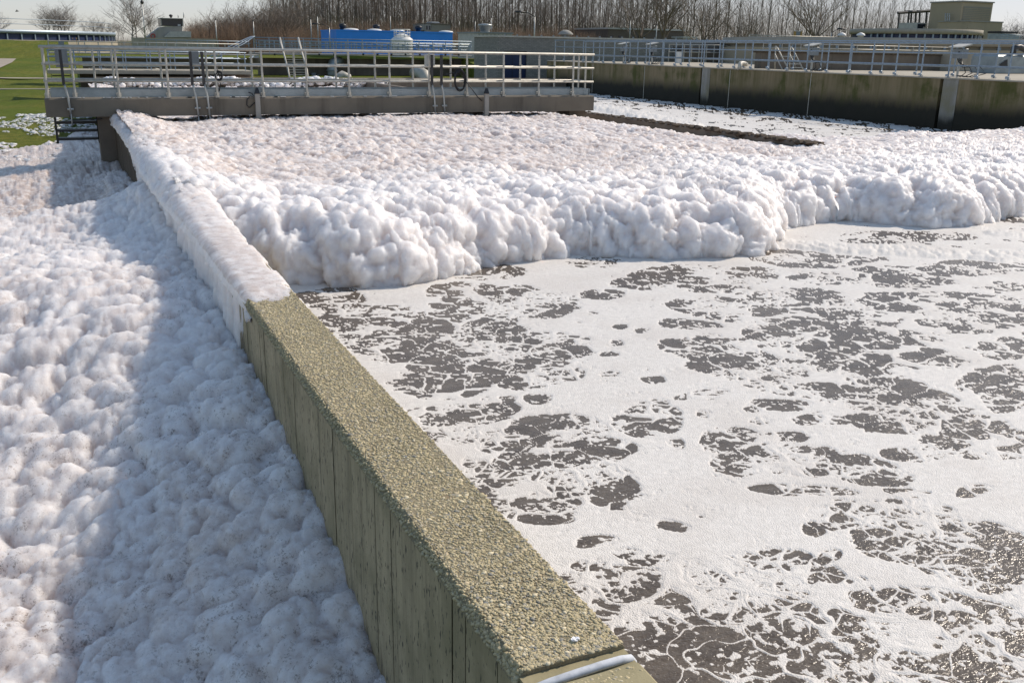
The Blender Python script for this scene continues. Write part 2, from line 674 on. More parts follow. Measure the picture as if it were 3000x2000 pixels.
wb = MB()
wb.add([(1.2, -8, 0), (24.19, -8, 0), (24.19, 45.5, 0), (1.2, 45.5, 0)], [(0, 1, 2, 3)])
w = wb.build('water', M_WATER)
w['kind'] = 'structure'

mb = MB()
pl = [(-9, 88), (-4.6, 119), (-2.6, 121), (-3.3, 74), (-8, 70)]
mb.add([(P(*p, 0.5)[0], 0, 0) for p in []], [])


def ground_strip(name, pts, mat, dz=.03):
    m = MB()
    vs = [(x, y, float(ground_z(x, y)) + dz) for x, y in pts]
    n = len(vs) // 2
    m.add(vs, [(i, i + 1, 2 * n - 2 - i, 2 * n - 1 - i) for i in range(n - 1)])
    o = m.build(name, mat)
    o['kind'] = 'structure'
    return o


ground_strip('path', [(-4.75, 66), (-4.6, 72), (-4.9, 80), (-5.0, 90), (-3.1, 90), (-3.2, 84), (-3.7, 76), (-4.05, 66)], M_PATH, .05)
kb = MB()
kb.box(-14, .6, 53.9, 54.15, -.6, -.20, .02)
tag(kb.build('kerb', M_CONC_BEIGE), kind='structure')
ground_strip('path', [(-14, 64), (-4, 65), (0, 64.4), (0, 63.4), (-4, 64), (-14, 63)], M_PATH, .05)

# ------------------------------------------------------------------ main tank wall between foam bank and channel
mainwall = empty('concrete_wall', 'long bare tank wall with pebbled top running away from the viewer, half under foam', 'wall', (1.1, 1.93, 0))
WL, WR, WT = .95, 1.262, .566
m = MB()
y = 1.93
ys = [y]
while y < 24.0:
    y += rnd.choice((.055, .09, .12, .15, .2)) * (1 if y < 8 else 2.5)
    ys.append(y)
zs_ = (-2.5, .528)
fv, ff = [], []
for i in range(len(ys) - 1):
    off = rnd.uniform(-.0016, .0016)
    gap = rnd.choice((.0008, .0012, .0018, .003))
    a, b = ys[i] + gap / 2, ys[i + 1] - gap / 2
    n = len(fv)
    fv += [(.928 + off, a, -2.5), (.928 + off, b, -2.5), (.928 + off, b, .528), (.928 + off, a, .528)]
    ff.append((n, n + 3, n + 2, n + 1))
    n = len(fv)
    a2 = ys[i + 1] + .002
    fv += [(.935, b, -2.5), (.935, a2, -2.5), (.935, a2, .528), (.935, b, .528)]
    ff.append((n, n + 3, n + 2, n + 1))
    ff += []
m.add(fv, ff)
m.build('board_marked_face', M_WALLSIDE, mainwall)
m = MB()
Y0, Y1 = 1.93, 24.0
pr = [(.9365, -2.5), (.9365, .522), (.923, .527), (.944, .556), (WL + .004, WT - .0022), (WR - .006, WT - .0022), (WR + .002, WT - .012), (WR + .002, -2.5)]
n_y = 60
vs = []
for j in range(n_y + 1):
    yy = Y0 + (Y1 - Y0) * (j / n_y) ** 1.6
    for k, (x, z) in enumerate(pr):
        jx = rnd.uniform(-.002, .002) if 2 <= k <= 6 else 0
        vs.append((x + jx, yy, z + (rnd.uniform(-.0008, .0008) if 2 <= k <= 6 else 0)))
K = len(pr)
fs = [(j * K + k, j * K + k + 1, (j + 1) * K + k + 1, (j + 1) * K + k) for j in range(n_y) for k in range(K - 1)]
fs.append(tuple(range(K - 1, -1, -1)))
fs.append(tuple(n_y * K + k for k in range(K)))
m.add(vs, fs)
m.build('wall_core', M_WALLTOP, mainwall)

# pebbles standing proud of the worn top
_t = (1 + 5 ** .5) / 2
ICO = np.array([(-1, _t, 0), (1, _t, 0), (-1, -_t, 0), (1, -_t, 0), (0, -1, _t), (0, 1, _t), (0, -1, -_t), (0, 1, -_t), (_t, 0, -1), (_t, 0, 1), (-_t, 0, -1), (-_t, 0, 1)]) / math.sqrt(1 + _t * _t)
ICOF = np.array([(0, 11, 5), (0, 5, 1), (0, 1, 7), (0, 7, 10), (0, 10, 11), (1, 5, 9), (5, 11, 4), (11, 10, 2), (10, 7, 6), (7, 1, 8),
                 (3, 9, 4), (3, 4, 2), (3, 2, 6), (3, 6, 8), (3, 8, 9), (4, 9, 5), (2, 4, 11), (6, 2, 10), (8, 6, 7), (9, 8, 1)])
rg = np.random.default_rng(5)


def ico_cloud(name, C, S, tone, mat, smooth=True, rot=None, jit=.18):
    n = len(C)
    base = ICO[None] * (1 + rg.uniform(-jit, jit, (n, 12, 1)))
    V = base * S[:, None, :]
    a = rg.uniform(0, 6.28, n) if rot is None else rot
    c, s = np.cos(a)[:, None], np.sin(a)[:, None]
    V = np.stack([V[..., 0] * c - V[..., 1] * s, V[..., 0] * s + V[..., 1] * c, V[..., 2]], -1) + C[:, None, :]
    F = (ICOF[None] + (np.arange(n) * 12)[:, None, None]).reshape(-1, 3)
    me = np_mesh(name, V.reshape(-1, 3), F, mat, smooth)
    if tone is not None:
        set_attr(me, 'tone', np.repeat(tone, 12))
    return me


NP = 19000
py_ = 1.935 + 4.5 * rg.random(NP) ** 1.45
px_ = rg.uniform(WL + .004, WR - .004, NP)
sz = np.clip(rg.lognormal(-5.48, .36, NP), .0022, .0105) * np.interp(py_, [2, 6], [1, 1.35])
S = np.stack([sz * rg.uniform(.9, 1.5, NP), sz * rg.uniform(.75, 1.1, NP), sz * rg.uniform(.4, .62, NP)], 1)
Cc = np.stack([px_, py_, np.full(NP, WT - .0004) - sz * .26], 1)
tone = rg.random(NP)
order = np.argsort(-sz / py_)
big, rest = order[:300], order[300:]
NC = 2600                                                       # along the worn left-hand arris
cy_ = 1.935 + 4.3 * rg.random(NC) ** 1.3
tt = rg.random(NC)
cz = np.clip(rg.lognormal(-5.45, .35, NC), .002, .009)
Cc2 = np.stack([.926 + .024 * tt, cy_, .531 + .032 * tt], 1)
S2 = np.stack([cz * 1.1, cz * 1.1, cz * .9], 1)
o = link('aggregate', ico_cloud('aggregate', np.concatenate([Cc[rest], Cc2]) - np.array([1.1, 1.93, 0]), np.concatenate([S[rest], S2]),
                                np.concatenate([tone[rest], rg.random(NC) * .7]), M_PEBBLE), mainwall)
o['kind'] = 'stuff'
variants = [ico_cloud('pebble', np.zeros((1, 3)), np.array([[1.25, .95, .5]]), np.array([k / 11]), M_PEBBLE) for k in range(12)]
for i in big:
    o = link('pebble', variants[int(tone[i] * 11.99)], mainwall, (px_[i] - 1.1, py_[i] - 1.93, float(Cc[i, 2])))
    o.scale = (sz[i],) * 3
    o.rotation_euler = (0, 0, float(rg.uniform(0, 6.28)))

# nearer wall section beyond the joint, with the white sealant strip
nw = empty('concrete_wall', 'short smooth olive wall end nearest the viewer, just before the white joint strip', 'wall', (1.1, 1.5, 0))
m = MB()
pr2 = [(.935, -2.5), (.935, .545), (.955, .566), (1.248, .566), (1.262, .552), (1.262, -2.5)]
vs = []
for yy in (-4.0, 1.0, 1.5, 1.70, 1.842):
    for x, z in pr2:
        vs.append((x, yy, z))
K = len(pr2)
fs = [(j * K + k, j * K + k + 1, (j + 1) * K + k + 1, (j + 1) * K + k) for j in range(4) for k in range(K - 1)] + [tuple(4 * K + k for k in range(K))]
m.add(vs, fs)
m.build('wall_core', M_JOINTC, nw)
m = MB()
m.box(.937, 1.26, 1.843, 1.929, -2.5, .549)
m.build('joint_filler', M_JOINTC, nw)
m = MB()
pts = [(.930, 1.868, .50), (.934, 1.868, .535), (.952, 1.868, .552), (1.0, 1.869, .557), (1.08, 1.872, .559), (1.16, 1.876, .559), (1.22, 1.880, .556), (1.252, 1.883, .549), (1.264, 1.885, .53)]
m.tube(pts, .0125, 10)
m.build('sealant_strip', M_SEAL, nw, True, 'white arched sealant strip lying in the joint')
NJ = 900
jy = rg.uniform(1.70, 1.838, NJ); jx = rg.uniform(.955, 1.26, NJ)
kp = (jy > 1.775 + .05 * np.sin(jx * 31)) & (jx < 1.17 + .1 * rg.random(NJ))
js = np.clip(rg.lognormal(-5.4, .3, NJ), .002, .008)[kp]
o = link('aggregate', ico_cloud('aggregate', np.stack([jx[kp] - 1.1, jy[kp] - 1.5, np.full(kp.sum(), WT - .002)], 1), np.stack([js * 1.2, js, js * .5], 1), rg.random(kp.sum()), M_PEBBLE), nw)
o['kind'] = 'stuff'

# white flake on the wall top
q = Vector((1.141, 1.995, WT + .003))
m = MB()
for k in range(5):
    a = k * 1.3 + .4
    c = q + Vector((.006 * math.cos(a), .005 * math.sin(a), .001 * k))
    pts = [c + Vector((.0085 * math.cos(t + a) * rnd.uniform(.7, 1.1), .006 * math.sin(t + a) * rnd.uniform(.7, 1.1), .002 + .002 * math.sin(2 * t + k))) for t in [i * 2 * math.pi / 8 for i in range(8)]]
    lo = [p - Vector((0, 0, .004)) for p in pts]
    m.add(pts + lo, [tuple(range(8)), tuple(range(15, 7, -1))] + [(i, 8 + i, 8 + (i + 1) % 8, (i + 1) % 8) for i in range(8)])
tag(m.build('flake', M_CHIP), 'small white crumpled flake lying on the pebbled wall top', 'flake')

# ------------------------------------------------------------------ foam bank left of the wall
def foam_object(name, V, dry, speck, label, thin_under=None):
    nr, nc = V.shape[:2]
    F = grid_faces(nr, nc)
    me = np_mesh(name, V.reshape(-1, 3), F, M_FOAM, True)
    set_attr(me, 'dry', dry)
    set_attr(me, 'speck', speck)
    o = link(name, me)
    return tag(o, label, None, None, 'stuff')


def contact(y):
    return np.interp(y, [2, 3.3, 3.6, 3.9, 4.9, 5.5, 6.6, 7.5, 8.6, 10, 11.3, 14, 16.4, 19, 22.5, 26, 30, 36],
                     [-.45, -.31, -.2, -.15, -.04, .03, .12, .26, .30, .20, .08, .0, -.06, -.14, -.27, -.33, -.40, -.42])


NR, NCOL = 640, 420
yy = 1 / np.linspace(1 / 1.9, 1 / 37.0, NR)
uu = np.linspace(0, 1, NCOL)
Yg = np.repeat(yy[:, None], NCOL, 1)
Xl = -1.9 - .15 * yy
Xg = Xl[:, None] + (np.where(yy > 24, 1.05, .945) - Xl)[:, None] * uu[None]
base = contact(Yg)
d = np.clip(.94 - Xg, 0, 9)
edge = 14.2 + 1.2 * (fbm(Xg * .9, Yg * .1, 3) - .5) + .5 * Xg            # far edge of the thick pile
pile = base - d * np.interp(Yg, [2, 6, 8.5, 14], [.31, .25, .12, .02]) + .03 * np.sin(Xg * 3 + Yg)
thinl = np.minimum(-.36 - .0 * d, base - .10)
thinl = thinl - .05 * d * (Yg > 0)
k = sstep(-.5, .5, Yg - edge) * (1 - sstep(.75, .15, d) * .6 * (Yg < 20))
spill = .46 * np.exp(-((Yg - 12.6) / 1.9) ** 2) * np.exp(-(d / .42) ** 1.4) * (.7 + .6 * fbm(Yg * 1.6, d * 1.2, 63, 3))
h = pile * (1 - k) + thinl * k + spill * (1 - .8 * k)
h += .10 * (fbm(Xg * 1.3 + 5, Yg * 1.0, 11, 3) - .5) * np.interp(Yg, [2, 4, 20], [.9, 1, 1])
# thin out on the grass
gz = np.interp(Yg, [28, 36, 52], [-.62, -.42, -.30])
cover = fbm(Xg * 1.1, Yg * .45, 21, 4) + .55 * (1 - sstep(22, 33, Yg)) + .25 * sstep(-1.6, .4, Xg) - .28 * sstep(-1.0, -2.4, Xg) * sstep(23, 27, Yg)
h = np.where(Yg > 15, gz - .10 + (h - gz + .10) * sstep(.42, .72, cover), h)
B3 = np.stack([Xg, Yg, h], -1)
Nn = normals(B3)
Nn[Nn[..., 2] < 0] *= -1
p = B3.reshape(-1, 3).astype(np.float32)
wv = np.stack([fbm(p[:, 0] * 3, p[:, 1] * 3, 51, 2), fbm(p[:, 0] * 3 + 9, p[:, 1] * 3, 52, 2), np.zeros(len(p))], 1).astype(np.float32)
pw = p + .12 * wv
mod = .55 + .9 * fbm(p[:, 0] * 1.5, p[:, 1] * 1.5, 61, 3)
disp = (.075 * puff(pw * (1, 1.1, 1), .21, 1) * mod + .048 * puff(pw, .105, 2) * (1.5 - mod * .6) + .019 * puff(pw, .05, 3) + .007 * puff(pw, .024, 4))
disp *= np.interp(p[:, 1], [2, 14, 17, 30], [1, 1.05, .9, .8])
V1 = B3 + Nn * (disp.reshape(NR, NCOL) - .06)[..., None]
dry_shade1 = np.clip(.55 + 1.1 * (fbm(Xg * .9 + 3, Yg * .7, 71, 3) - .42), 0, 1) * np.interp(Yg, [3, 5, 15], [.8, .85, .75]) + 1.0 * k  # extra brown beyond the pile is dirt plus shade put into the colour
speck_shade1 = (np.interp(Yg, [3, 6.5, 9, 14], [1.0, .8, .4, .35]) + k) * np.clip(.25 + 1.8 * (fbm(Xg * 1.6, Yg * 1.6, 73, 3) - .30), 0, 1)  # extra specks on the thin far layer darken it as shade too
foam_object('foam', V1, dry_shade1.ravel(), speck_shade1.ravel(), None)

# ------------------------------------------------------------------ foam draped over the wall top
NR2, NC2 = 430, 110
yy = 1 / np.linspace(1 / 5.86, 1 / 23.6, NR2)
zb = np.interp(yy, [5.86, 6.2, 6.5, 7.5, 12, 14.6, 15.6, 16.4, 17.5, 19.5, 21, 23.6], [.50, .36, .05, .1, -.1, -.1, .05, .16, .24, .36, .44, .50])
zb = zb + .06 * (fbm(yy * 9, yy * 0 + 2, 81, 3) - .5) * (yy > 15)
out_ = np.interp(yy, [5.86, 6.3, 7.5, 10, 13, 17, 23], [.004, .018, .05, .12, .14, .03, .02]) * (.6 + .8 * fbm(yy * 3.1, yy * 0 + 5, 89, 3))
top = np.interp(yy, [5.86, 6.0, 6.5, 8, 10, 22], [.004, .014, .024, .036, .055, .05]) * (.55 + .9 * fbm(yy * 2.3, yy * 0, 88, 3)) + .09 * np.exp(-((yy - 12.4) / 1.8) ** 2)
V2 = np.zeros((NR2, NC2, 3))
for i in range(NR2):
    o_, t_ = out_[i], top[i]
    px = np.array([.94, .928 - o_ * .6, .925 - o_, .922 - o_ * .7, .935 - o_ * .3, .965, 1.10, 1.22, 1.252 + t_ * .1, 1.262 + t_ * .3, 1.26])
    pz = np.array([zb[i], zb[i] + .01, zb[i] * .6 + .2, .47, .555 + t_ * .4, WT + t_ * .9, WT + t_ * 1.05, WT + t_ * .85, WT + t_ * .4, WT - .02, WT - .06])
    s = np.concatenate([[0], np.cumsum(np.hypot(np.diff(px), np.diff(pz)) + 1e-4)])
    q = np.linspace(0, s[-1], NC2)
    V2[i, :, 0] = np.interp(q, s, px)
    V2[i, :, 2] = np.interp(q, s, pz)
    V2[i, :, 1] = yy[i]
for _ in range(2):
    V2[:, 1:-1] = (V2[:, :-2] + 2 * V2[:, 1:-1] + V2[:, 2:]) / 4
n2 = -normals(V2)
n2[(n2[..., 2] < 0) & (V2[..., 2] > .5)] *= -1
p = V2.reshape(-1, 3).astype(np.float32)
amp = np.interp(p[:, 1], [5.86, 6.5, 8, 9.4, 10.5, 23], [.10, .14, .20, .40, 1, 1])
face = sstep(.56, .45, p[:, 2]) * (p[:, 0] < 1.0)
drip = fbm(p[:, 1] * 13, p[:, 2] * 2.2, 83, 3)
dd = amp * (.050 * puff(p, .15, 6) + .034 * puff(p, .075, 7) + .013 * puff(p, .034, 8)) * (1 - .4 * face) + face * .085 * (drip - .4) * np.interp(p[:, 1], [5.9, 7], [.3, 1])
ends = sstep(.0, .45, (p[:, 1] - 5.86) + .5 * (fbm(p[:, 0] * 9, p[:, 1] * 5, 85, 3) - .62))
dd = dd * ends - .02 * (1 - ends) * (1 - face)
side = sstep(1.20, 1.262, p[:, 0]) * sstep(9.2, 8.2, p[:, 1]) * (fbm(p[:, 1] * 6, p[:, 0] * 3, 87, 3) > .47)
dd = dd - .03 * side
edge_f = np.ones(NC2); edge_f[:6] = np.linspace(0, 1, 6); edge_f[-8:] = np.linspace(1, 0, 8)
V2 = V2 + n2 * (dd.reshape(NR2, NC2) * edge_f)[..., None]
dry2 = np.where(p[:, 2] > .55, np.interp(p[:, 1], [6, 9.5, 12, 17, 23], [.95, .55, .1, .75, 1.0]), .1)
sp2 = np.interp(p[:, 1], [6, 9, 12], [.45, .2, 0]) * (p[:, 2] > .55)
foam_object('foam', V2, dry2, sp2, None)

# ------------------------------------------------------------------ foam mound filling the channel
fx = [.9, 1.27, 1.6, 1.82, 2.03, 2.44, 2.82, 3.39, 4.14, 4.99, 5.31, 5.65, 6.38, 6.8, 7.2, 7.8, 8.25, 8.67, 9.2, 9.6, 10.0, 10.4, 10.8, 11.4, 12.2, 14, 18, 24.5]
fy = [9.5, 9.3, 9.0, 8.8, 8.63, 8.39, 8.42, 8.61, 8.9, 9.02, 8.9, 8.55, 8.28, 8.34, 8.66, 9.35, 9.68, 9.66, 9.75, 9.55, 9.05, 8.82, 8.88, 9.0, 9.1, 9.3, 9.8, 10.2]
NARC, NFL, NC3 = 46, 330, 920
t = np.linspace(-.35, math.pi / 2, NARC)
s_flat = 1 / np.linspace(1 / 9.0, 1 / 47.0, NFL + 1)[1:] - 9.0
srow = np.concatenate([.34 * (1 - np.cos(t)) * 1.0, .34 + s_flat])
zrow = np.concatenate([np.sin(t), np.ones(NFL)])
Wd = np.minimum(1.5 * (9 + srow) + 1.5, 23.15)
Xg = .98 + Wd[:, None] * np.linspace(0, 1, NC3)[None] ** 1.0
_xs = np.linspace(0, 25, 2501)
_ys = np.convolve(np.pad(np.interp(_xs, fx, fy), 60, 'edge'), np.hanning(71) / np.hanning(71).sum(), 'same')[60:-60]
yf = np.interp(Xg, _xs, _ys) + .22 * (fbm(Xg * 1.6, Xg * 0 + 1.3, 91, 3) - .5)
Yg = yf + srow[:, None]
sg = np.repeat(srow[:, None], NC3, 1)
H = np.interp(sg, [0, .6, 1.6, 4, 12, 15, 17, 40], [.31, .41, .44, .47, .50, .48, .30, .28])
H += .10 * (fbm(Xg * .8, Yg * .6, 93, 3) - .5)
H += .16 * sstep(2.2, 1.2, Xg) * sstep(9.2, 11.0, Yg)                         # piled against the wall
bside = sstep(12.2, 13.6, Xg)
H = H * (1 - bside) + bside * (H * .72 - .02)
bumpm = sstep(.55, .1, np.hypot(Xg - 9.3, (Yg - 20.6) * .7)) * .10
H += .12 * np.exp(-((Xg - 13) / .45) ** 2 - ((Yg - 14.3) / .6) ** 2)
H += bumpm + .05 * sstep(2.5, .5, np.abs(Xg - 7.4)) * sstep(19, 20.5, Yg) * sstep(22, 21.3, Yg)
yb = 17.6 + 1.0 * (fbm(Xg * .7, Xg * 0, 95, 3) - .5) + .12 * np.clip(Xg - 17, 0, 9) * 0
H -= bside * sstep(-.6, .5, Yg - yb) * .62
H -= .15 * sstep(11.0, 12.5, Xg) * (1 - bside) * sstep(12.5, 15, Yg)
H -= (1 - bside) * sstep(43, 44.5, Yg) * .4
zz = H * zrow[:, None]
B3 = np.stack([Xg, Yg, zz], -1)
Nn = normals(B3)
Nn[Nn[..., 2] < -.6] *= -1
p = B3.reshape(-1, 3).astype(np.float32)
wv = np.stack([fbm(p[:, 0] * 2, p[:, 1] * 2, 151, 2), fbm(p[:, 0] * 2 + 9, p[:, 1] * 2, 152, 2), fbm(p[:, 0] * 2, p[:, 2] * 3, 153, 2)], 1).astype(np.float32) - .5
pw = p + .22 * wv
sf = sg.ravel()
fresh = sstep(5.0, 1.2, sf) + .25 * sstep(11.5, 13.5, p[:, 0])
fresh = np.clip(fresh + .5 * (fbm(p[:, 0] * .5, p[:, 1] * .5, 97, 3) - .45), 0, 1)
lump = np.clip(.1 + 1.7 * fbm(p[:, 0] * .9 + 4, p[:, 1] * .9, 161, 3), .2, 1.6)
lumq = np.clip(.1 + 1.7 * fbm(p[:, 0] * 1.7 + 8, p[:, 1] * 1.7, 163, 3), .2, 1.6)
pv3 = pw + .10 * np.stack([fbm(p[:, 0] * 7, p[:, 1] * 7, 171, 2), fbm(p[:, 0] * 7 + 4, p[:, 1] * 7, 172, 2), fbm(p[:, 1] * 7, p[:, 2] * 7, 173, 2)], 1).astype(np.float32)
groove = fbm(p[:, 0] * 9 + 1.2 * fbm(p[:, 0] * 2, p[:, 2] * 3, 181, 2), p[:, 2] * 1.5, 182, 3) - .5
disp = (.016 * puff(pv3, .032, 17) * sstep(6, 2, sf) + fresh * (.10 * puff(pw, .46, 12) * sstep(3.2, .3, sf) + .115 * puff(pw, .26, 13)) + .085 * lump * puff(pw, .19, 16) * (1 - .35 * fresh)
        + .058 * lumq * puff(pv3, .12, 14) + .034 * puff(pv3, .060, 15) + .09 * groove * sstep(.9, .1, sf))
V3 = B3 + Nn * (disp.reshape(Xg.shape) - .09)[..., None]
V3[:2, :, 2] -= .06
dry3 = np.clip((1.15 - fresh * 1.1) * (.45 + 1.3 * fbm(p[:, 0] * .45, p[:, 1] * .6, 99, 3)), .12, 1) * np.interp(p[:, 0], [12, 15], [1, .75])
foam_object('foam', V3, dry3, np.zeros(len(p)), None)

# ------------------------------------------------------------------ thin froth on the open water
# dark openings in the froth: centre and two half-axes of each, in metres
PATCH = [[3.69,8.55,0.29,-0.11,0.11,0.25],[4.89,8.58,0.2,-0.07,0.11,0.19],[1.97,8.08,0.2,-0.08,0.07,0.27],[3.15,7.68,0.29,-0.11,0.14,0.35],[3.51,7.34,0.31,-0.12,0.17,0.36],[2.13,7.37,0.27,-0.1,0.07,0.23],[1.78,6.91,0.12,-0.05,0.05,0.18],[2.68,6.92,0.36,-0.14,0.1,0.26],[2.81,6.5,0.28,-0.11,0.1,0.24],[2.22,6.43,0.33,-0.13,0.1,0.29],[3.05,6.05,0.27,-0.11,0.13,0.27],[2.35,5.89,0.26,-0.1,0.09,0.23],[2.73,5.58,0.2,-0.08,0.1,0.22],[2.04,5.58,0.25,-0.1,0.05,0.14],[3.0,5.48,0.08,-0.03,0.05,0.1],[2.6,5.08,0.06,-0.03,0.03,0.06],[4.29,7.31,0.13,-0.05,0.08,0.14],[5.56,7.69,0.38,-0.14,0.18,0.26],[5.99,7.47,0.29,-0.11,0.19,0.25],[7.39,7.9,0.51,-0.19,0.29,0.33],[4.98,6.65,0.22,-0.08,0.13,0.17],[5.3,6.45,0.26,-0.1,0.15,0.19],[5.86,6.47,0.38,-0.14,0.21,0.25],[9.14,8.47,0.47,-0.17,0.27,0.26],[9.89,8.29,0.21,-0.08,0.2,0.17],[7.48,6.87,0.38,-0.14,0.27,0.26],[7.05,5.98,0.5,-0.19,0.23,0.21],[8.7,6.9,0.41,-0.15,0.26,0.22],[5.53,5.24,0.39,-0.15,0.32,0.32],[5.19,5.7,0.32,-0.12,0.2,0.24],[6.78,5.37,0.39,-0.15,0.21,0.18],[6.46,4.69,0.19,-0.08,0.18,0.14],[4.28,5.56,0.25,-0.1,0.13,0.18],[4.23,5.19,0.28,-0.11,0.13,0.16],[3.57,4.78,0.11,-0.04,0.04,0.05],[4.51,4.82,0.35,-0.14,0.19,0.22],[4.7,4.32,0.35,-0.14,0.19,0.19],[4.67,3.89,0.33,-0.14,0.19,0.17],[5.74,4.23,0.2,-0.08,0.21,0.17],[4.69,3.5,0.22,-0.09,0.16,0.13],[2.03,5.09,0.22,-0.09,0.05,0.12],[1.87,4.89,0.13,-0.05,0.08,0.22],[2.28,5.05,0.1,-0.04,0.04,0.08],[3.07,4.53,0.12,-0.05,0.14,0.22],[2.49,4.58,0.21,-0.09,0.09,0.18],[2.08,4.54,0.11,-0.05,0.05,0.11],[2.1,4.35,0.13,-0.05,0.05,0.1],[2.56,4.18,0.11,-0.05,0.07,0.11],[1.8,4.23,0.09,-0.04,0.07,0.16],[1.82,4.01,0.1,-0.04,0.09,0.21],[2.18,3.94,0.22,-0.09,0.12,0.23],[1.87,3.83,0.04,-0.02,0.04,0.09],[1.85,3.62,0.09,-0.04,0.02,0.04],[3.37,4.07,0.14,-0.06,0.09,0.12],[3.61,3.98,0.12,-0.05,0.06,0.07],[3.28,3.78,0.15,-0.06,0.1,0.12],[3.52,3.65,0.13,-0.06,0.1,0.12],[3.73,3.44,0.13,-0.05,0.08,0.09],[4.15,3.48,0.11,-0.05,0.05,0.05],[3.24,3.36,0.16,-0.07,0.04,0.04],[4.04,3.03,0.08,-0.03,0.05,0.04],[1.97,3.3,0.07,-0.03,0.02,0.04],[1.87,3.13,0.04,-0.02,0.01,0.03],[3.22,3.09,0.15,-0.06,0.07,0.08],[3.45,2.97,0.17,-0.07,0.14,0.13],[3.44,2.74,0.23,-0.1,0.15,0.13],[3.42,2.52,0.15,-0.07,0.11,0.09],[3.64,2.46,0.07,-0.03,0.13,0.1],[2.03,2.6,0.34,-0.15,0.22,0.31],[2.53,2.86,0.19,-0.08,0.09,0.12],[1.8,2.82,0.1,-0.04,0.1,0.16],[2.81,2.58,0.05,-0.02,0.05,0.05],[2.86,2.3,0.23,-0.1,0.13,0.12],[2.96,2.07,0.17,-0.07,0.12,0.1],[2.56,2.16,0.08,-0.04,0.09,0.09],[3.31,2.18,0.05,-0.02,0.08,0.06],[2.67,2.0,0.15,-0.06,0.06,0.05],[2.03,2.33,0.27,-0.11,0.1,0.13],[2.91,1.92,0.07,-0.03,0.07,0.05],[4.91,7.54,0.24,-0.09,0.09,0.14],[5.39,7.08,0.23,-0.09,0.09,0.13],[6.73,7.05,0.25,-0.09,0.13,0.15],[8.26,6.18,0.21,-0.08,0.15,0.12],[7.67,5.61,0.15,-0.06,0.14,0.11],[4.89,5.81,0.13,-0.05,0.1,0.12],[4.47,6.18,0.17,-0.07,0.08,0.12],[6.02,5.94,0.22,-0.08,0.1,0.11],[5.53,4.72,0.18,-0.07,0.1,0.09],[5.28,3.95,0.16,-0.07,0.1,0.08],[3.92,4.42,0.13,-0.05,0.06,0.07],[4.07,4.12,0.13,-0.05,0.06,0.07],[3.02,4.18,0.04,-0.02,0.05,0.08],[3.72,3.22,0.06,-0.03,0.03,0.03],[2.06,2.96,0.07,-0.03,0.02,0.04],[2.89,2.82,0.04,-0.02,0.03,0.03]]
NRW, NAZ = 1000, 1060
rr = 1 / np.linspace(1 / 2.15, 1 / 50.0, NRW)
az = np.radians(np.linspace(1.2, 63, NAZ))
Xg = rr[:, None] * np.sin(az)[None]
Yg = rr[:, None] * np.cos(az)[None]
x, y = Xg.ravel(), Yg.ravel()
ok = (x > 1.2) & (x < 24.25) & (y > .5) & (y < 46)
ok &= (y < np.interp(x, fx, fy) + .7) | ((x > 12.9) & (y > 16.6))
xi, yi = x[ok], y[ok]
w1 = fbm(xi * 1.9, yi * 1.9, 201, 2) - .5
w2 = fbm(xi * 1.9 + 7, yi * 1.9, 202, 2) - .5
w3 = fbm(xi * 8, yi * 8, 203, 2) - .5
w4 = fbm(xi * 8 + 5, yi * 8, 204, 2) - .5
xw = xi + .20 * w1 + .022 * w3
yw = yi + .20 * w2 + .022 * w4
best = np.full(len(xi), 9.0, np.float32)
for cx, cy, ax, ay, bx, by in PATCH:
    det = ax * by - ay * bx
    lim = 2.0 * max(abs(ax) + abs(bx), abs(ay) + abs(by)) + .1
    sel = np.nonzero((np.abs(xw - cx) < lim) & (np.abs(yw - cy) < lim))[0]
    if len(sel) == 0 or abs(det) < 1e-6:
        continue
    dx, dy = xw[sel] - cx, yw[sel] - cy
    u = (dx * by - dy * bx) / det
    v = (dy * ax - dx * ay) / det
    r = np.sqrt(u * u + v * v)
    best[sel] = np.minimum(best[sel], r / 1.58)
# how open the froth is: positive in an opening, negative in the dense froth
opn = 1.02 - best + .10 * w3
far_zone = ((yi > 16.4) | (xi > 10.5)).astype(np.float32)
f1, f2, idv = worley2(xw / .62, yw / .62, 31)
opn = np.maximum(opn, far_zone * (idv > .35) * (.72 - f1 * 1.4) + sstep(20.5, 23.0, xi) * (idv > .15) * .6)
f1s, f2s, ids = worley2(xw / .26, yw / .26, 33)
opn = np.maximum(opn, (ids > .72) * (.40 - f1s * 1.2) * (fbm(xi * 1.1, yi * 1.1, 207, 3) > .47))
opn = np.clip(opn, -1, .75)
amt = fbm(xi * 1.5, yi * 1.5, 209, 3)
amt2 = fbm(xi * 4.0, yi * 4.0, 211, 3)


def strands(sc, wx, seed, wid, st=1.0):
    """signed distance in metres to a net of strands of the given half-width round rounded cells"""
    a_, b_, i_ = worley2((xi + wx * w1 * .8 + wx * .8 * w3) / sc, (yi + wx * w2 * .8 + wx * .8 * w4) / (sc * st), seed)
    e = (b_ - a_) * .5
    rd = (.50 + .16 * i_) - a_
    e = np.minimum(e, .55 * rd + .12)
    return wid - e * sc


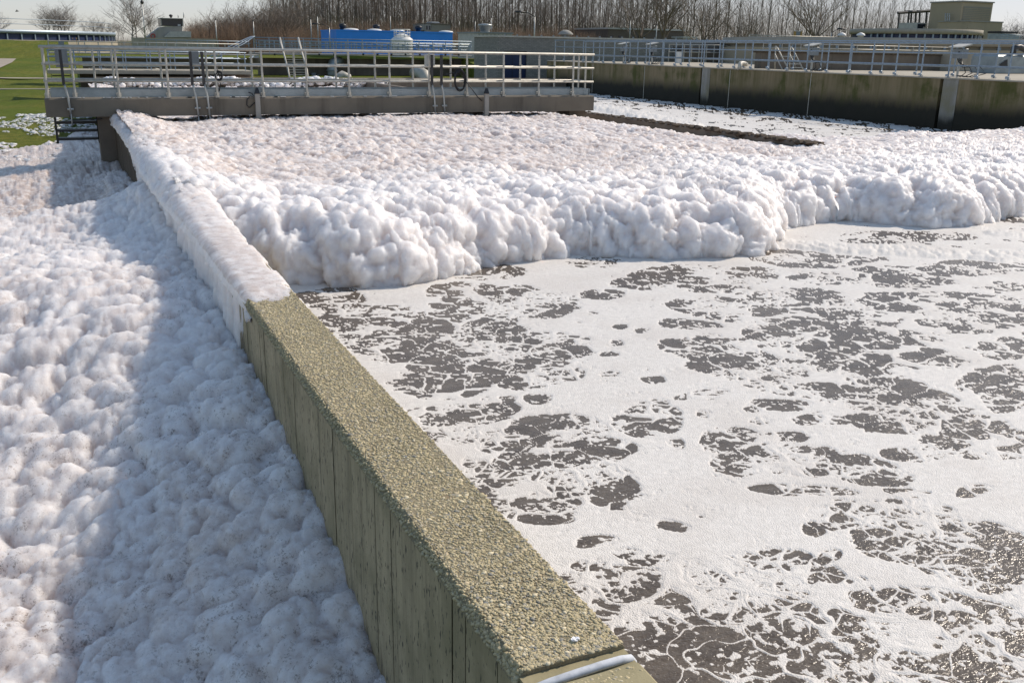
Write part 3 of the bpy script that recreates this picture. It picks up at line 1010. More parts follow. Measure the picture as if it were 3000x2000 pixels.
gate = sstep(.0, .16, opn)
n5 = fbm(xi * 20, yi * 20, 231, 3)
close = (1 - gate)
va = np.clip((amt2 - .32) / .36, 0, 1)
vb = np.clip((amt2 + .7 * (amt - .5) - .34) / .40, 0, 1)
vc = np.clip((amt2 + .5 * (n5 - .5) - .46) / .25, 0, 1)
wA = .0022 + .017 * va ** 1.4 + .05 * close
wB = -.0042 + .0145 * vb ** 1.2 + .026 * close
wC = -.0030 + .0070 * vc + .016 * close
far_ = sstep(4.5, 9.0, np.hypot(xi, yi))
wC = wC - .006 * far_
wB = wB + .002 * far_ * vb - .001 * far_
wA = wA + .004 * far_
web = strands(.27, .16, 35, wA, .8)
web = np.maximum(web, strands(.115, .07, 37, wB, .8))
web = np.maximum(web, strands(.046, .03, 39, wC, .8))
n6 = fbm(xi * 34, yi * 34, 233, 3)
fleck = (n6 - .63 - .6 * (.52 - amt2) - .2 * (.5 - n5) - .06 * far_) * .012
web = np.maximum(web, fleck)
th = np.clip(web * .3, -.004, .004)
th = np.where(opn < -.01, .004, th)
relief = .030 * fbm(xi * 2.2, yi * 2.2, 213, 3) + .012 * (fbm(xi * 7, yi * 7, 219, 3) - .4) + .006 * (fbm(xi * 22, yi * 22, 215, 3) - .5) + .0035 * (fbm(xi * 70, yi * 70, 217, 2) - .5)
b1, b2, bi = worley2(xi / .028, yi / .028, 41)
relief = np.maximum(relief, 0) + .0035 * np.sqrt(np.clip(1 - (b1 / .62) ** 2, 0, 1)) * (bi > .3)
th = th + np.where(th > 0, relief * sstep(.02, -.40, opn) + .25 * np.clip(relief, 0, .004), 0)


def ridge(pts, wid, hgt, s):
    """rough welt of froth along a line"""
    best = np.full(len(xi), 9.0)
    for (xa, ya), (xb, yb_) in zip(pts[:-1], pts[1:]):
        ex, ey = xb - xa, yb_ - ya
        q = np.clip(((xi - xa) * ex + (yi - ya) * ey) / (ex * ex + ey * ey), 0, 1)
        best = np.minimum(best, np.hypot(xi - xa - q * ex, yi - ya - q * ey))
    e = sstep(wid, wid * .15, best + .5 * wid * (fbm(xi * 5, yi * 5, s, 3) - .5))
    g = 3.2 if pts[0][1] > 12 else 1.0
    c1, _, _ = worley2(xi / (.09 * g), yi / (.13 * g), s + 1)
    c2, _, _ = worley2(xi / (.045 * g), yi / (.065 * g), s + 2)
    rough = .6 * np.sqrt(np.clip(1 - (c1 / .7) ** 2, 0, 1)) + .35 * np.sqrt(np.clip(1 - (c2 / .7) ** 2, 0, 1))
    return sstep(0, .5, e) * hgt * (.35 + rough) - .02 * (e < .02)


th = np.maximum(th, ridge([(7.25, 8.9), (7.9, 8.15), (8.6, 7.7), (9.3, 7.2), (10.6, 7.0), (13, 7.3)], .34, .035, 301))
th = np.maximum(th, ridge([(10.6, 8.2), (11.6, 7.9), (13.5, 8.0)], .26, .03, 311))
th = np.maximum(th, ridge([(1.28, 5.6), (1.285, 4.9), (1.29, 4.5)], .16, .05, 321))
th = np.maximum(th, ridge([(1.25, 4.4), (1.25, 3.0), (1.26, 2.3), (1.26, 1.2)], .055, .035, 331))
th = np.maximum(th, np.where(yi > 12, ridge([(13.6, 20), (16.5, 24), (18.5, 31), (19, 40)], .9, .10, 341), -.02))
th = np.maximum(th, np.where(yi > 12, ridge([(15, 18.0), (19, 18.8), (22.5, 18.3)], .6, .10, 351), -.02))
Z = np.full(len(x), -.02)
Z[ok] = th
keep = ok & (Z > -.0012)
F = grid_faces(NRW, NAZ, keep)
allok = ok[F].all(1)
F = F[allok]
V = np.stack([x, y, Z], 1)
V, F, tk = compact(V, F, Z)
me = np_mesh('froth', V, F[:, ::-1], M_FROTH, True)
set_attr(me, 'thick', tk)
o = link('froth', me)
o['kind'] = 'stuff'

# ------------------------------------------------------------------ low guide wall between the two channels
gw = empty('guide_wall', 'dark low wall edge crusted with brown sludge, running from under the footbridge into the foam', 'wall', (13.0, 20, 0))
m = MB()
m.box(12.86, 13.14, 14.2, 45.4, -2.5, .49, .02)
m.build('wall_core', M_CONC_DARK, gw)
N = 900
cy = 14.3 + 12 * rg.random(N) ** 1.2
cx = 12.98 + rg.normal(0, .08, N)
cs = np.clip(rg.lognormal(-3.3, .5, N), .012, .10) * np.interp(cy, [14, 18, 22, 26], [1.1, 1.0, .5, .3])
o = link('sludge_crust', ico_cloud('sludge_crust', np.stack([cx - 13.0, cy - 20, np.full(N, .49)], 1), np.stack([cs * 1.2, cs * 1.4, cs * .55], 1), None, M_RUST, False, None, .3), gw)
o['kind'] = 'stuff'

# ------------------------------------------------------------------ footbridge
BZ, BB = 1.0, .62
fb = empty('footbridge', 'concrete footbridge with grey tube railings crossing the foaming channel', 'footbridge', (6, 22.6, BB))
m = MB()
m.box(-.345, 12.45, 22.0, 23.22, BB, BZ, .03)
m.build('deck', M_DECK, fb)
m = MB()
m.box(.62, .95, 22.15, 23.0, -2, BB - .002)
m.build('pier', M_CONC_DARK, fb)
m = MB()
m.box(11.9, 12.38, 22.3, 23.0, -2, BB - .002)
m.build('pier', M_CONC_DARK, fb)
FX = [-.28, .24, 1.08, 2.07, 3.07, 4.06, 5.04, 6.02, 6.99, 7.97, 8.94, 9.91, 10.88, 11.85]
BX = [-.28, .68, 1.06, 2.05, 3.03, 4.03, 5.01, 6.0, 6.97, 7.94, 8.94, 9.9, 10.87, 11.87]
FYR, BYR = 22.06, 23.15


def post_mesh(mat, h, r, name='railing_post'):
    m = MB()
    m.tube([(0, 0, .0), (0, 0, h)], r, 10)
    m.box(-.045, .045, -.05, .05, -.004, .014)
    m.box(-.05, .05, r * .8, r * .8 + .05, .03, .10, .01)
    m.tube([(-.03, -.045, .02), (-.03, -.045, .04)], .012, 6)
    m.tube([(.03, -.045, .02), (.03, -.045, .04)], .012, 6)
    return m.mesh(name, mat, (0, 0, 0))


PM = post_mesh(M_GALVP, 1.0, .024)
for X in FX:
    link('railing_post', PM, fb, (X - 6, FYR - 22.6, BZ - BB))
for X in BX:
    link('railing_post', PM, fb, (X - 6, BYR - 22.6, BZ - BB))
for Y in (22.42, 22.8):
    link('railing_post', PM, fb, (12.4 - 6, Y - 22.6, BZ - BB))
for Y, X0, X1 in ((FYR, -.30, 12.41), (BYR, -.30, 12.41)):
    for z, r in ((2.0, .028), (1.67, .024), (1.335, .024)):
        m = MB()
        m.tube([(X0 - (.04 if z > 1.9 else .02), Y, z), ((X0 + X1) / 2, Y, z + .002), (X1 + .03, Y, z)], r, 12)
        m.build('rail', M_GALVP, fb, True)
for z, r in ((2.0, .028), (1.67, .024), (1.335, .024)):
    m = MB()
    m.tube([(12.4, FYR, z), (12.4, BYR, z)], r, 12)
    m.build('rail', M_GALVP, fb, True)
for Y in (22.115, 23.09):
    m = MB()
    m.box(-.22, 12.33, Y, Y + .006, BZ + .012, BZ + .165)
    for X in (1.62, 1.72, 7.2, 7.3, 11.9, 12.2):
        for z in (.05, .12):
            m.tube([(X, Y - .012, BZ + z), (X, Y + .002, BZ + z)], .010, 6)
    m.build('toe_board', M_PLATE, fb)
m = MB()
m.box(12.385, 12.391, 22.13, 23.08, BZ + .012, BZ + .165)
m.build('toe_board', M_PLATE, fb)
m = MB()                                                            # scraps of foam left on the deck edge
for k in range(34):
    X = rnd.choice((rnd.uniform(-.1, 2), rnd.uniform(0, 11)))
    m.box(X, X + rnd.uniform(.03, .16), 22.02, 22.07, BZ + .001, BZ + .012)
tag(m.build('foam_scraps', M_WHITE, fb), kind='stuff')
# steps down to the ground behind the pier
st = empty('ladder', 'short dark steel step ladder hanging under the end of the footbridge', 'ladder', (.2, 22.9, -.4))
for X in (-.22, .60):
    m = MB()
    m.box(X, X + .045, 22.62, 22.70, .03, BB - .004)
    m.build('stringer', M_DARKSTEEL, st)
for k, z in enumerate((.49, .325, .15)):
    m = MB()
    m.box(-.174, .598, 22.56, 22.82, z - .05, z, .006)
    m.build('step', M_DARKSTEEL, st)


def strut_box(Xs, bx0, bx1, z0, z1, label, pale, zlow, Ybox=22.35):
    t = empty('control_box', label, 'control box', (sum(Xs) / len(Xs), 22.2, BZ))
    m = MB()
    m.box(bx0, bx1, Ybox, Ybox + .2, z0, z1, .01)
    bo = m.build('cabinet', M_BOXP if pale else M_BOX, t)
    m = MB()
    m.box(bx0 + .03, bx1 - .03, Ybox - .006, Ybox - .001, z0 + .04, z1 - .04)
    m.build('door', M_BOXP if pale else M_BOX, bo)
    for X in Xs:
        m = MB()
        m.box(X - .028, X + .028, FYR - .105, FYR - .060, 1.25, 1.95)
        for k in range(9):
            m.box(X - .008, X + .008, FYR - .109, FYR - .104, 1.28 + k * .075, 1.32 + k * .075)
        m.build('strut', M_DARKSTEEL, t)
        m = MB()
        m.tube([(X + .01, FYR - .085, 1.28), (X + .02, FYR - .085, 1.2), (X + .05, 21.96, BZ + .02), (X + .06, 21.955, BZ - .15), (X + .07, 21.955, zlow)], .022, 8)
        m.tube([(X + .07, 21.955, zlow), (X + .07, 21.955, zlow - .25)], .012, 8)
        m.box(X + .01, X + .13, 21.94, 21.998, BZ - .24, BZ - .20)
        m.build('conduit', M_GALV, t, True)
    return t


X_ = lambda px, py: P(px, py, FYR - .08).x
t = strut_box([X_(180, 190)], X_(161, 170), X_(199, 170), 1.60, 1.97, 'grey control box on a dark strut at the grassy end of the footbridge', False, .70)
m = MB()
m.tube([(X_(205, 350), 21.955, .66), (X_(207, 356), 21.96, .585), (X_(215, 356), 22.0, .56), (X_(300, 350), 22.03, .575)], .013, 6)
m.build('conduit', M_DARKSTEEL, t, True)
strut_box([X_(560, 200), X_(594, 200)], X_(566, 180), X_(590, 180), 1.62, 1.95, 'grey control box between two dark struts left of the middle of the footbridge', False, .62)
strut_box([X_(1265, 200), X_(1293, 200)], X_(1267, 180), X_(1290, 180), 1.66, 1.96, 'pale control box between two struts beside the big black cable coil', True, .62)


def coil(cx, cz, rx, rz, n, label, extra=None, Y=FYR - .05, r=.011):
    t = empty('cable_coil', label, 'cable coil', (cx, Y, cz))
    m = MB()
    for k in range(n):
        a, b = rx * rnd.uniform(.75, 1.05), rz * rnd.uniform(.8, 1.05)
        oz = rnd.uniform(-.03, .01)
        m.tube([(cx + a * math.sin(q / 16 * 6.2832), Y - .012 * k % .05, cz + oz + b * math.cos(q / 16 * 6.2832)) for q in range(17)], r, 6, False)
    m.build('loops', M_BLACK, t, True)
    if extra:
        m = MB()
        m.tube(extra, r, 6)
        m.build('tail', M_BLACK, t, True)
    return t


c = P(1347, 235, FYR - .05)
coil(c.x, c.z, .15, .26, 6, 'big black cable coil hung on the bridge rail near the striped-door brick hut'.replace('striped-door ', ''),
     [P(1290, 222, FYR - .06), P(1318, 216, FYR - .07), P(1345, 211, FYR - .06), P(1366, 240, FYR - .06), P(1400, 285, 22.0), P(1412, 296, 21.97)])
c = P(640, 222, FYR + .03)
coil(c.x, c.z, .09, .10, 6, 'small bundle of black cable tied to a footbridge post', [P(634, 195, FYR + .03), P(640, 215, FYR + .03), P(648, 240, FYR + .02), P(642, 268, FYR)], FYR + .03, .012)
m = MB()
m.tube([P(728, 271, 22.0), P(738, 274, 21.96), P(745, 285, 21.95), P(733, 276 + 6, 21.95), P(724, 292, 21.95), P(723, 308, 21.96), P(730, 316, 21.98), P(748, 300, 21.97)], .011, 6)
tag(m.build('cable', M_BLACK, None, True), 'loose black cable loop hanging against the bridge beam beside the left stub post', 'cable')
for px, lab in ((757, 'concrete stub post with dark cap on the bridge beam beside the loose cable loop'), (1425, 'concrete stub post with dark cap on the bridge beam below the big cable coil')):
    b = P(px, 336, 21.94)
    t = empty('stub_post', lab, 'post', (b.x, 21.9, .55))
    m = MB()
    zt = P(px, 275, 21.94).z
    w = .052
    m.add([(b.x - w, 21.90, .55), (b.x + w, 21.90, .55), (b.x + w, 21.996, .55), (b.x - w, 21.996, .55),
           (b.x - w * .95, 21.90, zt), (b.x + w * .95, 21.90, zt), (b.x + w * .95, 21.996, zt), (b.x - w * .95, 21.996, zt)],
          [(3, 2, 1, 0), (4, 5, 6, 7), (0, 1, 5, 4), (1, 2, 6, 5), (2, 3, 7, 6), (3, 0, 4, 7)])
    m.build('shaft', M_CONC, t)
    m = MB()
    m.add([(b.x - w * 1.05, 21.89, zt), (b.x + w * 1.05, 21.89, zt), (b.x + w * 1.05, 21.998, zt), (b.x - w * 1.05, 21.998, zt),
           (b.x - w * .5, 21.93, zt + .13), (b.x + w * .5, 21.93, zt + .13), (b.x + w * .5, 21.97, zt + .13), (b.x - w * .5, 21.97, zt + .13)],
          [(3, 2, 1, 0), (4, 5, 6, 7), (0, 1, 5, 4), (1, 2, 6, 5), (2, 3, 7, 6), (3, 0, 4, 7)])
    m.build('cap', M_BLACK, t)

# ------------------------------------------------------------------ mossy channel wall with walkway and railings on the right
RX = 24.2
rw = empty('channel_wall', 'long mossy concrete channel wall with a black waterline under the blue-grey walkway railing', 'wall', (RX, 30, 0))
m = MB()
segs = [(8, 20.92), (21.6, 33.22), (33.9, 48.1)]
for a, b in segs:
    m.box(RX, 24.55, a, b, -2.5, 1.46)
m.build('wall_panel', M_MOSS, rw)
for a, b in ((20.92, 21.6), (33.22, 33.9)):
    m = MB()
    m.box(RX - .012, 24.5, a + .0, b - .13, -2.5, 1.455)
    m.build('joint_panel', M_PILASTER, rw, False, 'pale repaired strip of concrete beside a black joint')
for yj in (27.25, 31.9, 38.2, 43.0):
    m = MB()
    m.tube([(RX - .004, yj, -.2), (RX - .004, yj, 1.44)], .013, 6)
    m.build('joint_strip', M_GALVP, rw)
m = MB()
m.box(RX - .03, 25.75, 8, 48.1, 1.462, 1.50, .006)
m.build('walkway_slab', M_CONC_BEIGE, rw)


def railing(x, ys, z0, hs, mat, label, group=None, r=.026, base=.03):
    t = empty('railing', label, 'railing', (x, ys[len(ys) // 2], z0), group)
    pm = post_mesh(mat, hs[0], r * .92)
    for y in ys:
        o = link('railing_post', pm, t, (0, y - ys[len(ys) // 2], 0))
        o.rotation_euler = (0, 0, math.pi / 2)
    for h in hs:
        m = MB()
        m.tube([(x, ys[0] - .1, z0 + h), (x, ys[-1] + .1, z0 + h)], r if h == hs[0] else r * .85, 10)
        m.build('rail', mat, t, True)
    return t


railing(RX + .05, [10.0 + 1.035 * k for k in range(37)], 1.50, (1.04, .70, .35), M_GALVB, 'blue-grey tube railing along the front edge of the mossy channel wall')
railing(25.62, [10.4 + 1.5 * k for k in range(25)], 1.50, (1.0, .30), M_GALVB, 'second blue-grey railing at the back of the walkway on the mossy wall')
m = MB()
b = PX(2165, 200, RX)
m.tube([(RX - .02, b.y - .05, 1.46), (RX + .02, b.y - .02, 1.60), (RX + .12, b.y + .08, 1.70), (RX + .28, b.y + .15, 1.70), (RX + .5, b.y + .2, 1.66)], .085, 14)
t = m.build('pipe_elbow', M_PIPE, None, True)
tag(t, 'pale bent pipe end poking under the front railing of the mossy wall', 'pipe')
for px, lab, sc in ((1828, 'farthest hooded cabinet with cable on the mossy wall walkway', .9), (1912, 'hooded cabinet left of the pale bent pipe on the mossy wall walkway', 1.0),
                    (2382, 'hooded cabinet beside the small stair rails on the walkway', 1.0), (2815, 'hooded cabinet with long drooping cable nearest the right end of the walkway', 1.05)):
    b = PX(px, 150, RX + .55)
    t = empty('hooded_cabinet', lab, 'cabinet', (b.x, b.y, 1.50))
    m = MB()
    m.tube([(b.x, b.y, 1.50), (b.x, b.y, 2.15)], .035, 8)
    m.build('post', M_GALV, t)
    m = MB()
    m.box(b.x - .12, b.x + .12, b.y - .17 * sc, b.y + .17 * sc, 2.05, 2.34, .015)
    cb = m.build('cabinet', M_BOX, t)
    m = MB()
    m.tube([(b.x - .13, b.y - .05, 2.22), (b.x - .122, b.y - .05, 2.22)], .04, 10)
    m.build('dial', M_BLACK, cb)
    m = MB()
    m.add([(b.x - .26, b.y - .24 * sc, 2.36), (b.x + .16, b.y - .24 * sc, 2.44), (b.x + .16, b.y + .24 * sc, 2.44), (b.x - .26, b.y + .24 * sc, 2.36),
           (b.x - .26, b.y - .24 * sc, 2.39), (b.x + .16, b.y - .24 * sc, 2.48), (b.x + .16, b.y + .24 * sc, 2.48), (b.x - .26, b.y + .24 * sc, 2.39)],
          [(3, 2, 1, 0), (4, 5, 6, 7), (0, 1, 5, 4), (1, 2, 6, 5), (2, 3, 7, 6), (3, 0, 4, 7)])
    m.build('hood', M_GALVP, t)
    m = MB()
    for k in range(4):
        a = .25 + .14 * k
        m.tube([(b.x - .1, b.y - .05 * k, 2.06), (b.x - .14, b.y - .06 * k - .1, 1.95 - .05 * k), (b.x - .15, b.y - a * 1.3, 1.85), (b.x - .16, b.y - a * 1.7, 1.65), (b.x - .15, b.y - a, 1.53), (b.x - .1, b.y - a * .3, 1.56)], .014, 6)
    m.build('cable', M_BLACK, t, True)
pv = MB()
pv.box(25.76, 62, 8, 49.5, 1.2, 1.462)
tag(pv.build('pavement', M_CONC_BEIGE), kind='structure')
# little stair with two handrails beyond the walkway
t = empty('stair_rails', 'pair of bright sloping handrails on a short stair beyond the walkway', 'handrail', (27, 31, 1.4))
for dx in (0, 43):
    m = MB()
    m.tube([P(2272 + dx, 136, 31), P(2278 + dx, 142, 30.9), P(2310 + dx, 205, 30)], .025, 8)
    m.tube([P(2270 + dx, 158, 31), P(2292 + dx, 205, 30.2)], .02, 8)
    m.tube([P(2272 + dx, 136, 31), P(2270 + dx, 205, 31)], .022, 8)
    m.build('handrail', M_GALVP, t, True)
m = MB()
for k in range(4):
    a, b = P(2292 + k * 6, 165 + k * 11, 30.6 - k * .15), P(2330 + k * 6, 165 + k * 11, 30.6 - k * .15)
    m.box(a.x, b.x, a.y - .12, a.y + .12, a.z - .02, a.z)
m.build('treads', M_GALV, t)

# ------------------------------------------------------------------ works behind the footbridge
def pbox(m, px0, py0, px1, py1, Y, depth, b=0.0):
    """box whose front face fills a rectangle of the photograph at distance Y"""
    a, c = P(px0, py0, Y), P(px1, py1, Y)
    m.box(a.x, c.x, Y, Y + depth, min(a.z, c.z), max(a.z, c.z), b)
    return m


def prail(name, label, pxs, zt, zs, z0, Y, mat, r=.024, group=None, dy=0.0):
    """railing along x at distance Y: posts at the given picture columns"""
    xs = [P(px, 150, Y).x for px in pxs]
    t = empty(name, label, 'railing', (xs[len(xs) // 2], Y, z0), group)
    m = MB()
    m.tube([(0, 0, 0), (0, 0, zt - z0)], r, 6)
    pm = m.mesh('railing_post', mat)
    for x in xs:
        link('railing_post', pm, t, (x - xs[len(xs) // 2], 0, 0))
    for z in [zt] + zs:
        m = MB()
        m.tube([(xs[0] - .03, Y, z), (xs[-1] + .03, Y, z)], r, 6)
        m.build('rail', mat, t, True)
    return t


# far end wall of the channel with the second bridge on it
ew = empty('end_wall', 'brown stained wall closing the far end of the foaming channel', 'wall', (12, 45.8, 0))
m = MB()
m.box(1.3, 24.1, 45.6, 46.2, -2.5, .62)
m.build('wall_core', M_CONC_DARK, ew)
fb2 = empty('footbridge', 'second lower footbridge with thin blue-grey rails behind the first one', 'footbridge', (3.5, 47, .5))
m = MB()
z0 = P(140, 217, 46).z; z1 = P(140, 205, 46).z
m.box(P(138, 210, 46).x, P(742, 205, 46).x, 46.25, 48.4, z0, z1, .02)
m.build('deck', M_CONC_BEIGE, fb2)
m = MB()
m.box(.8, 8.2, 47.6, 48.2, -.6, z0 - .004)
m.build('abutment', M_CONC_DARK, fb2)
m = MB()
m.tube([(0, 0, 0), (0, 0, P(140, 148, 46).z - z1)], .024, 6)
pm = m.mesh('railing_post', M_GALVB)
zr = [P(300, 150, 46).z, P(300, 169, 46).z, P(300, 186, 46).z]
for Yr in (46.3, 48.3):
    for k in range(9):
        link('railing_post', pm, fb2, (-.38 + k * 1.02 - 3.5, Yr - 47, z1 - .5))
    for z in zr:
        m = MB()
        m.tube([(-.42, Yr, z), (7.85, Yr, z)], .024, 6)
        m.build('rail', M_GALVB, fb2, True)
t = empty('ladder', 'small dark step ladder under the end of the second footbridge', 'ladder', (.3, 47, -.2))
for px in (149, 206):
    m = MB()
    pbox(m, px, 216, px + 4, 236, 46.8, .08)
    m.build('stringer', M_DARKSTEEL, t)
for py in (221, 230):
    m = MB()
    pbox(m, 153, py, 206, py + 3, 46.78, .14)
    m.build('step', M_DARKSTEEL, t)
# foam lodged behind the second bridge and on the end wall
N = 520
fxx = rg.uniform(1.6, 14, N)
fr = rg.uniform(.06, .2, N)
o = link('foam_clumps', ico_cloud('foam_clumps', np.stack([fxx, 45.1 + rg.uniform(-.8, .3, N), .42 + .10 * np.sin(fxx * 1.3) + rg.uniform(-.1, .12, N)], 1), np.stack([fr * 1.3, fr, fr * .8], 1), None, M_FOAM))
o['kind'] = 'stuff'
N = 3600
cx = rg.uniform(-3.4, .9, N); cyy = rg.uniform(24.0, 38, N)
kp = (fbm(cx * 1.2, cyy * .5, 401, 3) > .45)
cx, cyy = cx[kp], cyy[kp]
fr = np.clip(rg.lognormal(-3.75, .55, len(cx)), .01, .075)
o = link('foam_clumps', ico_cloud('foam_clumps', np.stack([cx, cyy, np.interp(cyy, [24, 28, 36, 52], [-.5, -.55, -.42, -.30]) + .03], 1), np.stack([fr * 1.6, fr * 1.3, fr * .5], 1), None, M_FOAM))
o['kind'] = 'stuff'
# snow-white scum lying in the basin beyond the second bridge
m = MB()
for a, b, y0, y1 in ((240, 300, 181, 188), (300, 470, 184, 190), (260, 470, 196, 203), (300, 470, 205, 209)):
    p0, p1 = P(a, y0, 54), P(b, y1, 52)
    m.box(p0.x, p1.x, 52, 54, p1.z - .1, p1.z)
o = m.build('scum', M_WHITE)
o['kind'] = 'stuff'

bs = empty('basin_edge', 'long pale concrete basin edge with light-coloured railing beyond the second footbridge', 'basin', (6, 58, 0))
m = MB()
pbox(m, 142, 153, 760, 164, 58, 1.6, .02)
m.build('slab', M_CONC, bs)
m = MB()
pbox(m, 240, 165, 760, 205, 59, .4)
m.build('wall_core', M_CONC_DARK, bs)
prail('railing', 'pale thin railing on the basin edge beyond the second footbridge', [144, 187, 232, 250, 290, 330, 365, 405, 440, 480, 515, 550, 590, 625, 660, 700], P(144, 121, 58).z, [P(144, 132, 58).z, P(144, 143, 58).z], P(144, 153, 58).z, 58.2, M_GALVP, .028)
prail('railing', 'far thin greenish railing in front of the grass bank', [430, 460, 490, 520, 550, 580, 610, 640, 670, 700, 730], P(430, 117, 72).z, [P(430, 125, 72).z], P(430, 135, 72).z, 72, M_GALVB, .028)
for px0, px1, lab in ((213, 223, 'left of the two yellow timber posts behind the footbridge railing'), (224, 233, 'right of the two yellow timber posts behind the footbridge railing')):
    m = MB()
    a, b = P(px0, 112, 55), P(px1, 198, 55)
    m.box(a.x, b.x, 55 + (.25 if px0 < 220 else 0), 55.22 + (.25 if px0 < 220 else 0), b.z, a.z, .03)
    tag(m.build('timber_post', M_TIMBER), lab, 'post')
m = MB()
pbox(m, 170, 121, 188, 133, 57, .3)
tag(m.build('control_cabinet', M_BOX), 'small grey panel on the left end of the pale basin railing', 'control panel')

# raised platform with stair and dark underside
pf = empty('raised_platform', 'long raised concrete platform with dark underside behind the footbridge', 'platform', (19, 66, 0))
m = MB()
pbox(m, 745, 155, 1384, 168, 66, 2.2, .03)
m.build('deck', M_CONC, pf)
m = MB()
pbox(m, 758, 170, 1330, 240, 67.2, .6)
m.build('wall_panel', M_CONC_DARK, pf)
m = MB()
pbox(m, 1330, 172, 1408, 240, 66.6, .6)
m.build('wall_panel', M_BROWNB, pf)
m = MB()
pbox(m, 560, 212, 735, 222, 64, 2, .02)
m.build('ledge', M_CONC_BEIGE, pf)
m = MB()
a, b, c_, d_ = P(735, 215, 64), P(760, 180, 64), P(760, 165, 64), P(700, 222, 64)
m.add([a, b, c_, d_, *(Vector(v) + Vector((0, 1.4, 0)) for v in (a, b, c_, d_))], [(0, 1, 2, 3), (7, 6, 5, 4), (0, 4, 5, 1), (1, 5, 6, 2), (2, 6, 7, 3), (3, 7, 4, 0)])
m.build('stair_flank', M_CONC, pf)
for px in (802, 933, 977, 1062, 1104, 1145, 1186, 1228, 1303, 1342):
    m = MB()
    pbox(m, px, 158, px + 5, 163, 65.96, .05)
    m.build('bracket', M_BLACK, pf)
zt, zz_ = P(745, 110, 66).z, P(745, 155, 66).z
prail('railing', 'blue-grey railing along the front of the raised platform', [745, 790, 832, 875, 890, 935, 977, 1020, 1062, 1104, 1145, 1187, 1228, 1268, 1305, 1345, 1380], zt, [zt - .36, zt - .72], zz_, 66.1, M_GALVB, .03)
prail('railing', 'blue-grey railing along the back of the raised platform', list(range(752, 1384, 26)), P(752, 118, 69).z, [P(752, 128, 69).z, P(752, 138, 69).z], P(752, 150, 69).z, 69, M_GALVB, .03)
prail('railing', 'farther dense pale railing behind the raised platform', list(range(760, 1384, 15)), P(752, 121, 76).z, [P(752, 132, 76).z, P(752, 142, 76).z], P(752, 152, 76).z, 76, M_PLATE, .04)
t = empty('stair', 'slanting blue-grey stair rails climbing to the left end of the raised platform', 'stair', tuple(P(660, 185, 65)))
for dp in (0, 14, 26):
    m = MB()
    m.tube([P(578 + dp, 186, 63.5), P(690 + dp, 128, 65.6), P(735 + dp * .4, 108, 66.1), P(747, 108, 66.1)], .035, 6)
    m.tube([P(700 + dp, 186, 63.6), P(745, 163, 66)], .03, 6)
    m.build('handrail', M_GALVB, t, True)
for k in range(8):
    m = MB()
    a = P(600 + k * 17, 184 - k * 8.2, 64 + k * .25)
    m.box(a.x, a.x + .35, a.y, a.y + .9, a.z - .03, a.z)
    m.build('tread', M_GALVB, t)
t = empty('stair', 'pale steep ladder stair with handrails in front of the dark platform underside', 'stair', tuple(P(870, 235, 62)))
for x0, x1 in ((820, 851), (874, 906)):
    m = MB()
    m.tube([P(x0, 111, 66), P(x1, 236, 62)], .055, 6)
    m.build('stringer', M_GALVP, t, True)
    m = MB()
    m.tube([P(x0 - 2, 112, 66), P(x0 + 12, 160, 64.2), P(x1 - 6, 205, 62.6), P(x1 - 4, 236, 62)], .04, 6)
    m.build('handrail', M_GALVP, t, True)
for k in range(12):
    f = k / 11
    m = MB()
    a, b = P(829 + 22 * f, 152 + 82 * f, 64.8 - 2.6 * f), P(884 + 20 * f, 152 + 82 * f, 64.8 - 2.6 * f)
    m.box(a.x, b.x, a.y, a.y + .22, a.z - .035, a.z)
    m.build('tread', M_GALVP, t)
t = empty('pipe', 'grey upright pipe elbow against the dark platform wall', 'pipe', tuple(P(978, 235, 66)))
m = MB()
m.tube([P(995, 182, 67.1), P(985, 180, 66.6), P(976, 186, 66.3), P(973, 200, 66.2), P(973, 250, 66.2)], .33, 14)
m.build('elbow', M_PLATE, t, True)
m = MB()
m.tube([P(973, 205, 66.2), P(973, 209, 66.2)], .38, 14)
m.build('flange', M_BOX, t, True)
t = empty('pipe', 'low pale pipe bend behind the middle of the footbridge railing', 'pipe', tuple(P(1005, 235, 64)))
m = MB()
m.tube([P(988, 245, 64), P(990, 228, 64), P(1003, 220, 64), P(1018, 226, 64), P(1022, 245, 64)], .28, 14)
m.build('bend', M_PIPE, t, True)
t = empty('pipe', 'big beige pipe elbow curving down behind the footbridge railing', 'pipe', tuple(P(1238, 245, 62)))
m = MB()
m.tube([P(1216, 214, 64), P(1230, 213, 62.4), P(1243, 221, 61.6), P(1247, 236, 61.5), P(1247, 262, 61.5)], .40, 16)
m.build('elbow', M_PIPE, t, True)
m = MB()
pbox(m, 914, 214, 926, 226, 66.9, .2)
pbox(m, 930, 219, 938, 226, 66.9, .2)
tag(m.build('switch_box', M_BOX), 'small grey switch boxes on the dark wall beside the ladder stair', 'switch box')

# blue building, white silo, grey sheds
t = empty('blue_building', 'long low bright blue building beyond the railings', 'building', (33, 110, 0))
m = MB()
a, b = P(985, 91, 105), P(1326, 96, 105)
yb_ = PX(940, 93, a.x).y
m.box(a.x, b.x, 105, yb_, .3, a.z)
m.build('wall', M_BLUE, t)
m = MB()
m.box(a.x - .05, b.x + .05, 104.94, yb_ + .1, a.z + .002, a.z + .14)
m.build('roof', M_BLUE, t)
for px in (1004, 1103, 1226):
    q = P(px, 92, 110)
    m = MB()
    m.lathe((q.x, 110, a.z + .14), [(.32, 0), (.32, .35), (.42, .38), (.40, .62), (.2, .72), (0, .74)], 10)
    m.build('roof_vent', M_BLACK, t, True)
for px in (1008, 1075, 1140, 1280):
    m = MB()
    q = P(px, 90, 112)
    m.lathe((q.x, 109, a.z + .14), [(.9, 0), (.8, .15), (.4, .22), (0, .24)], 12)
    m.build('roof_light', M_WHITE, t, True)
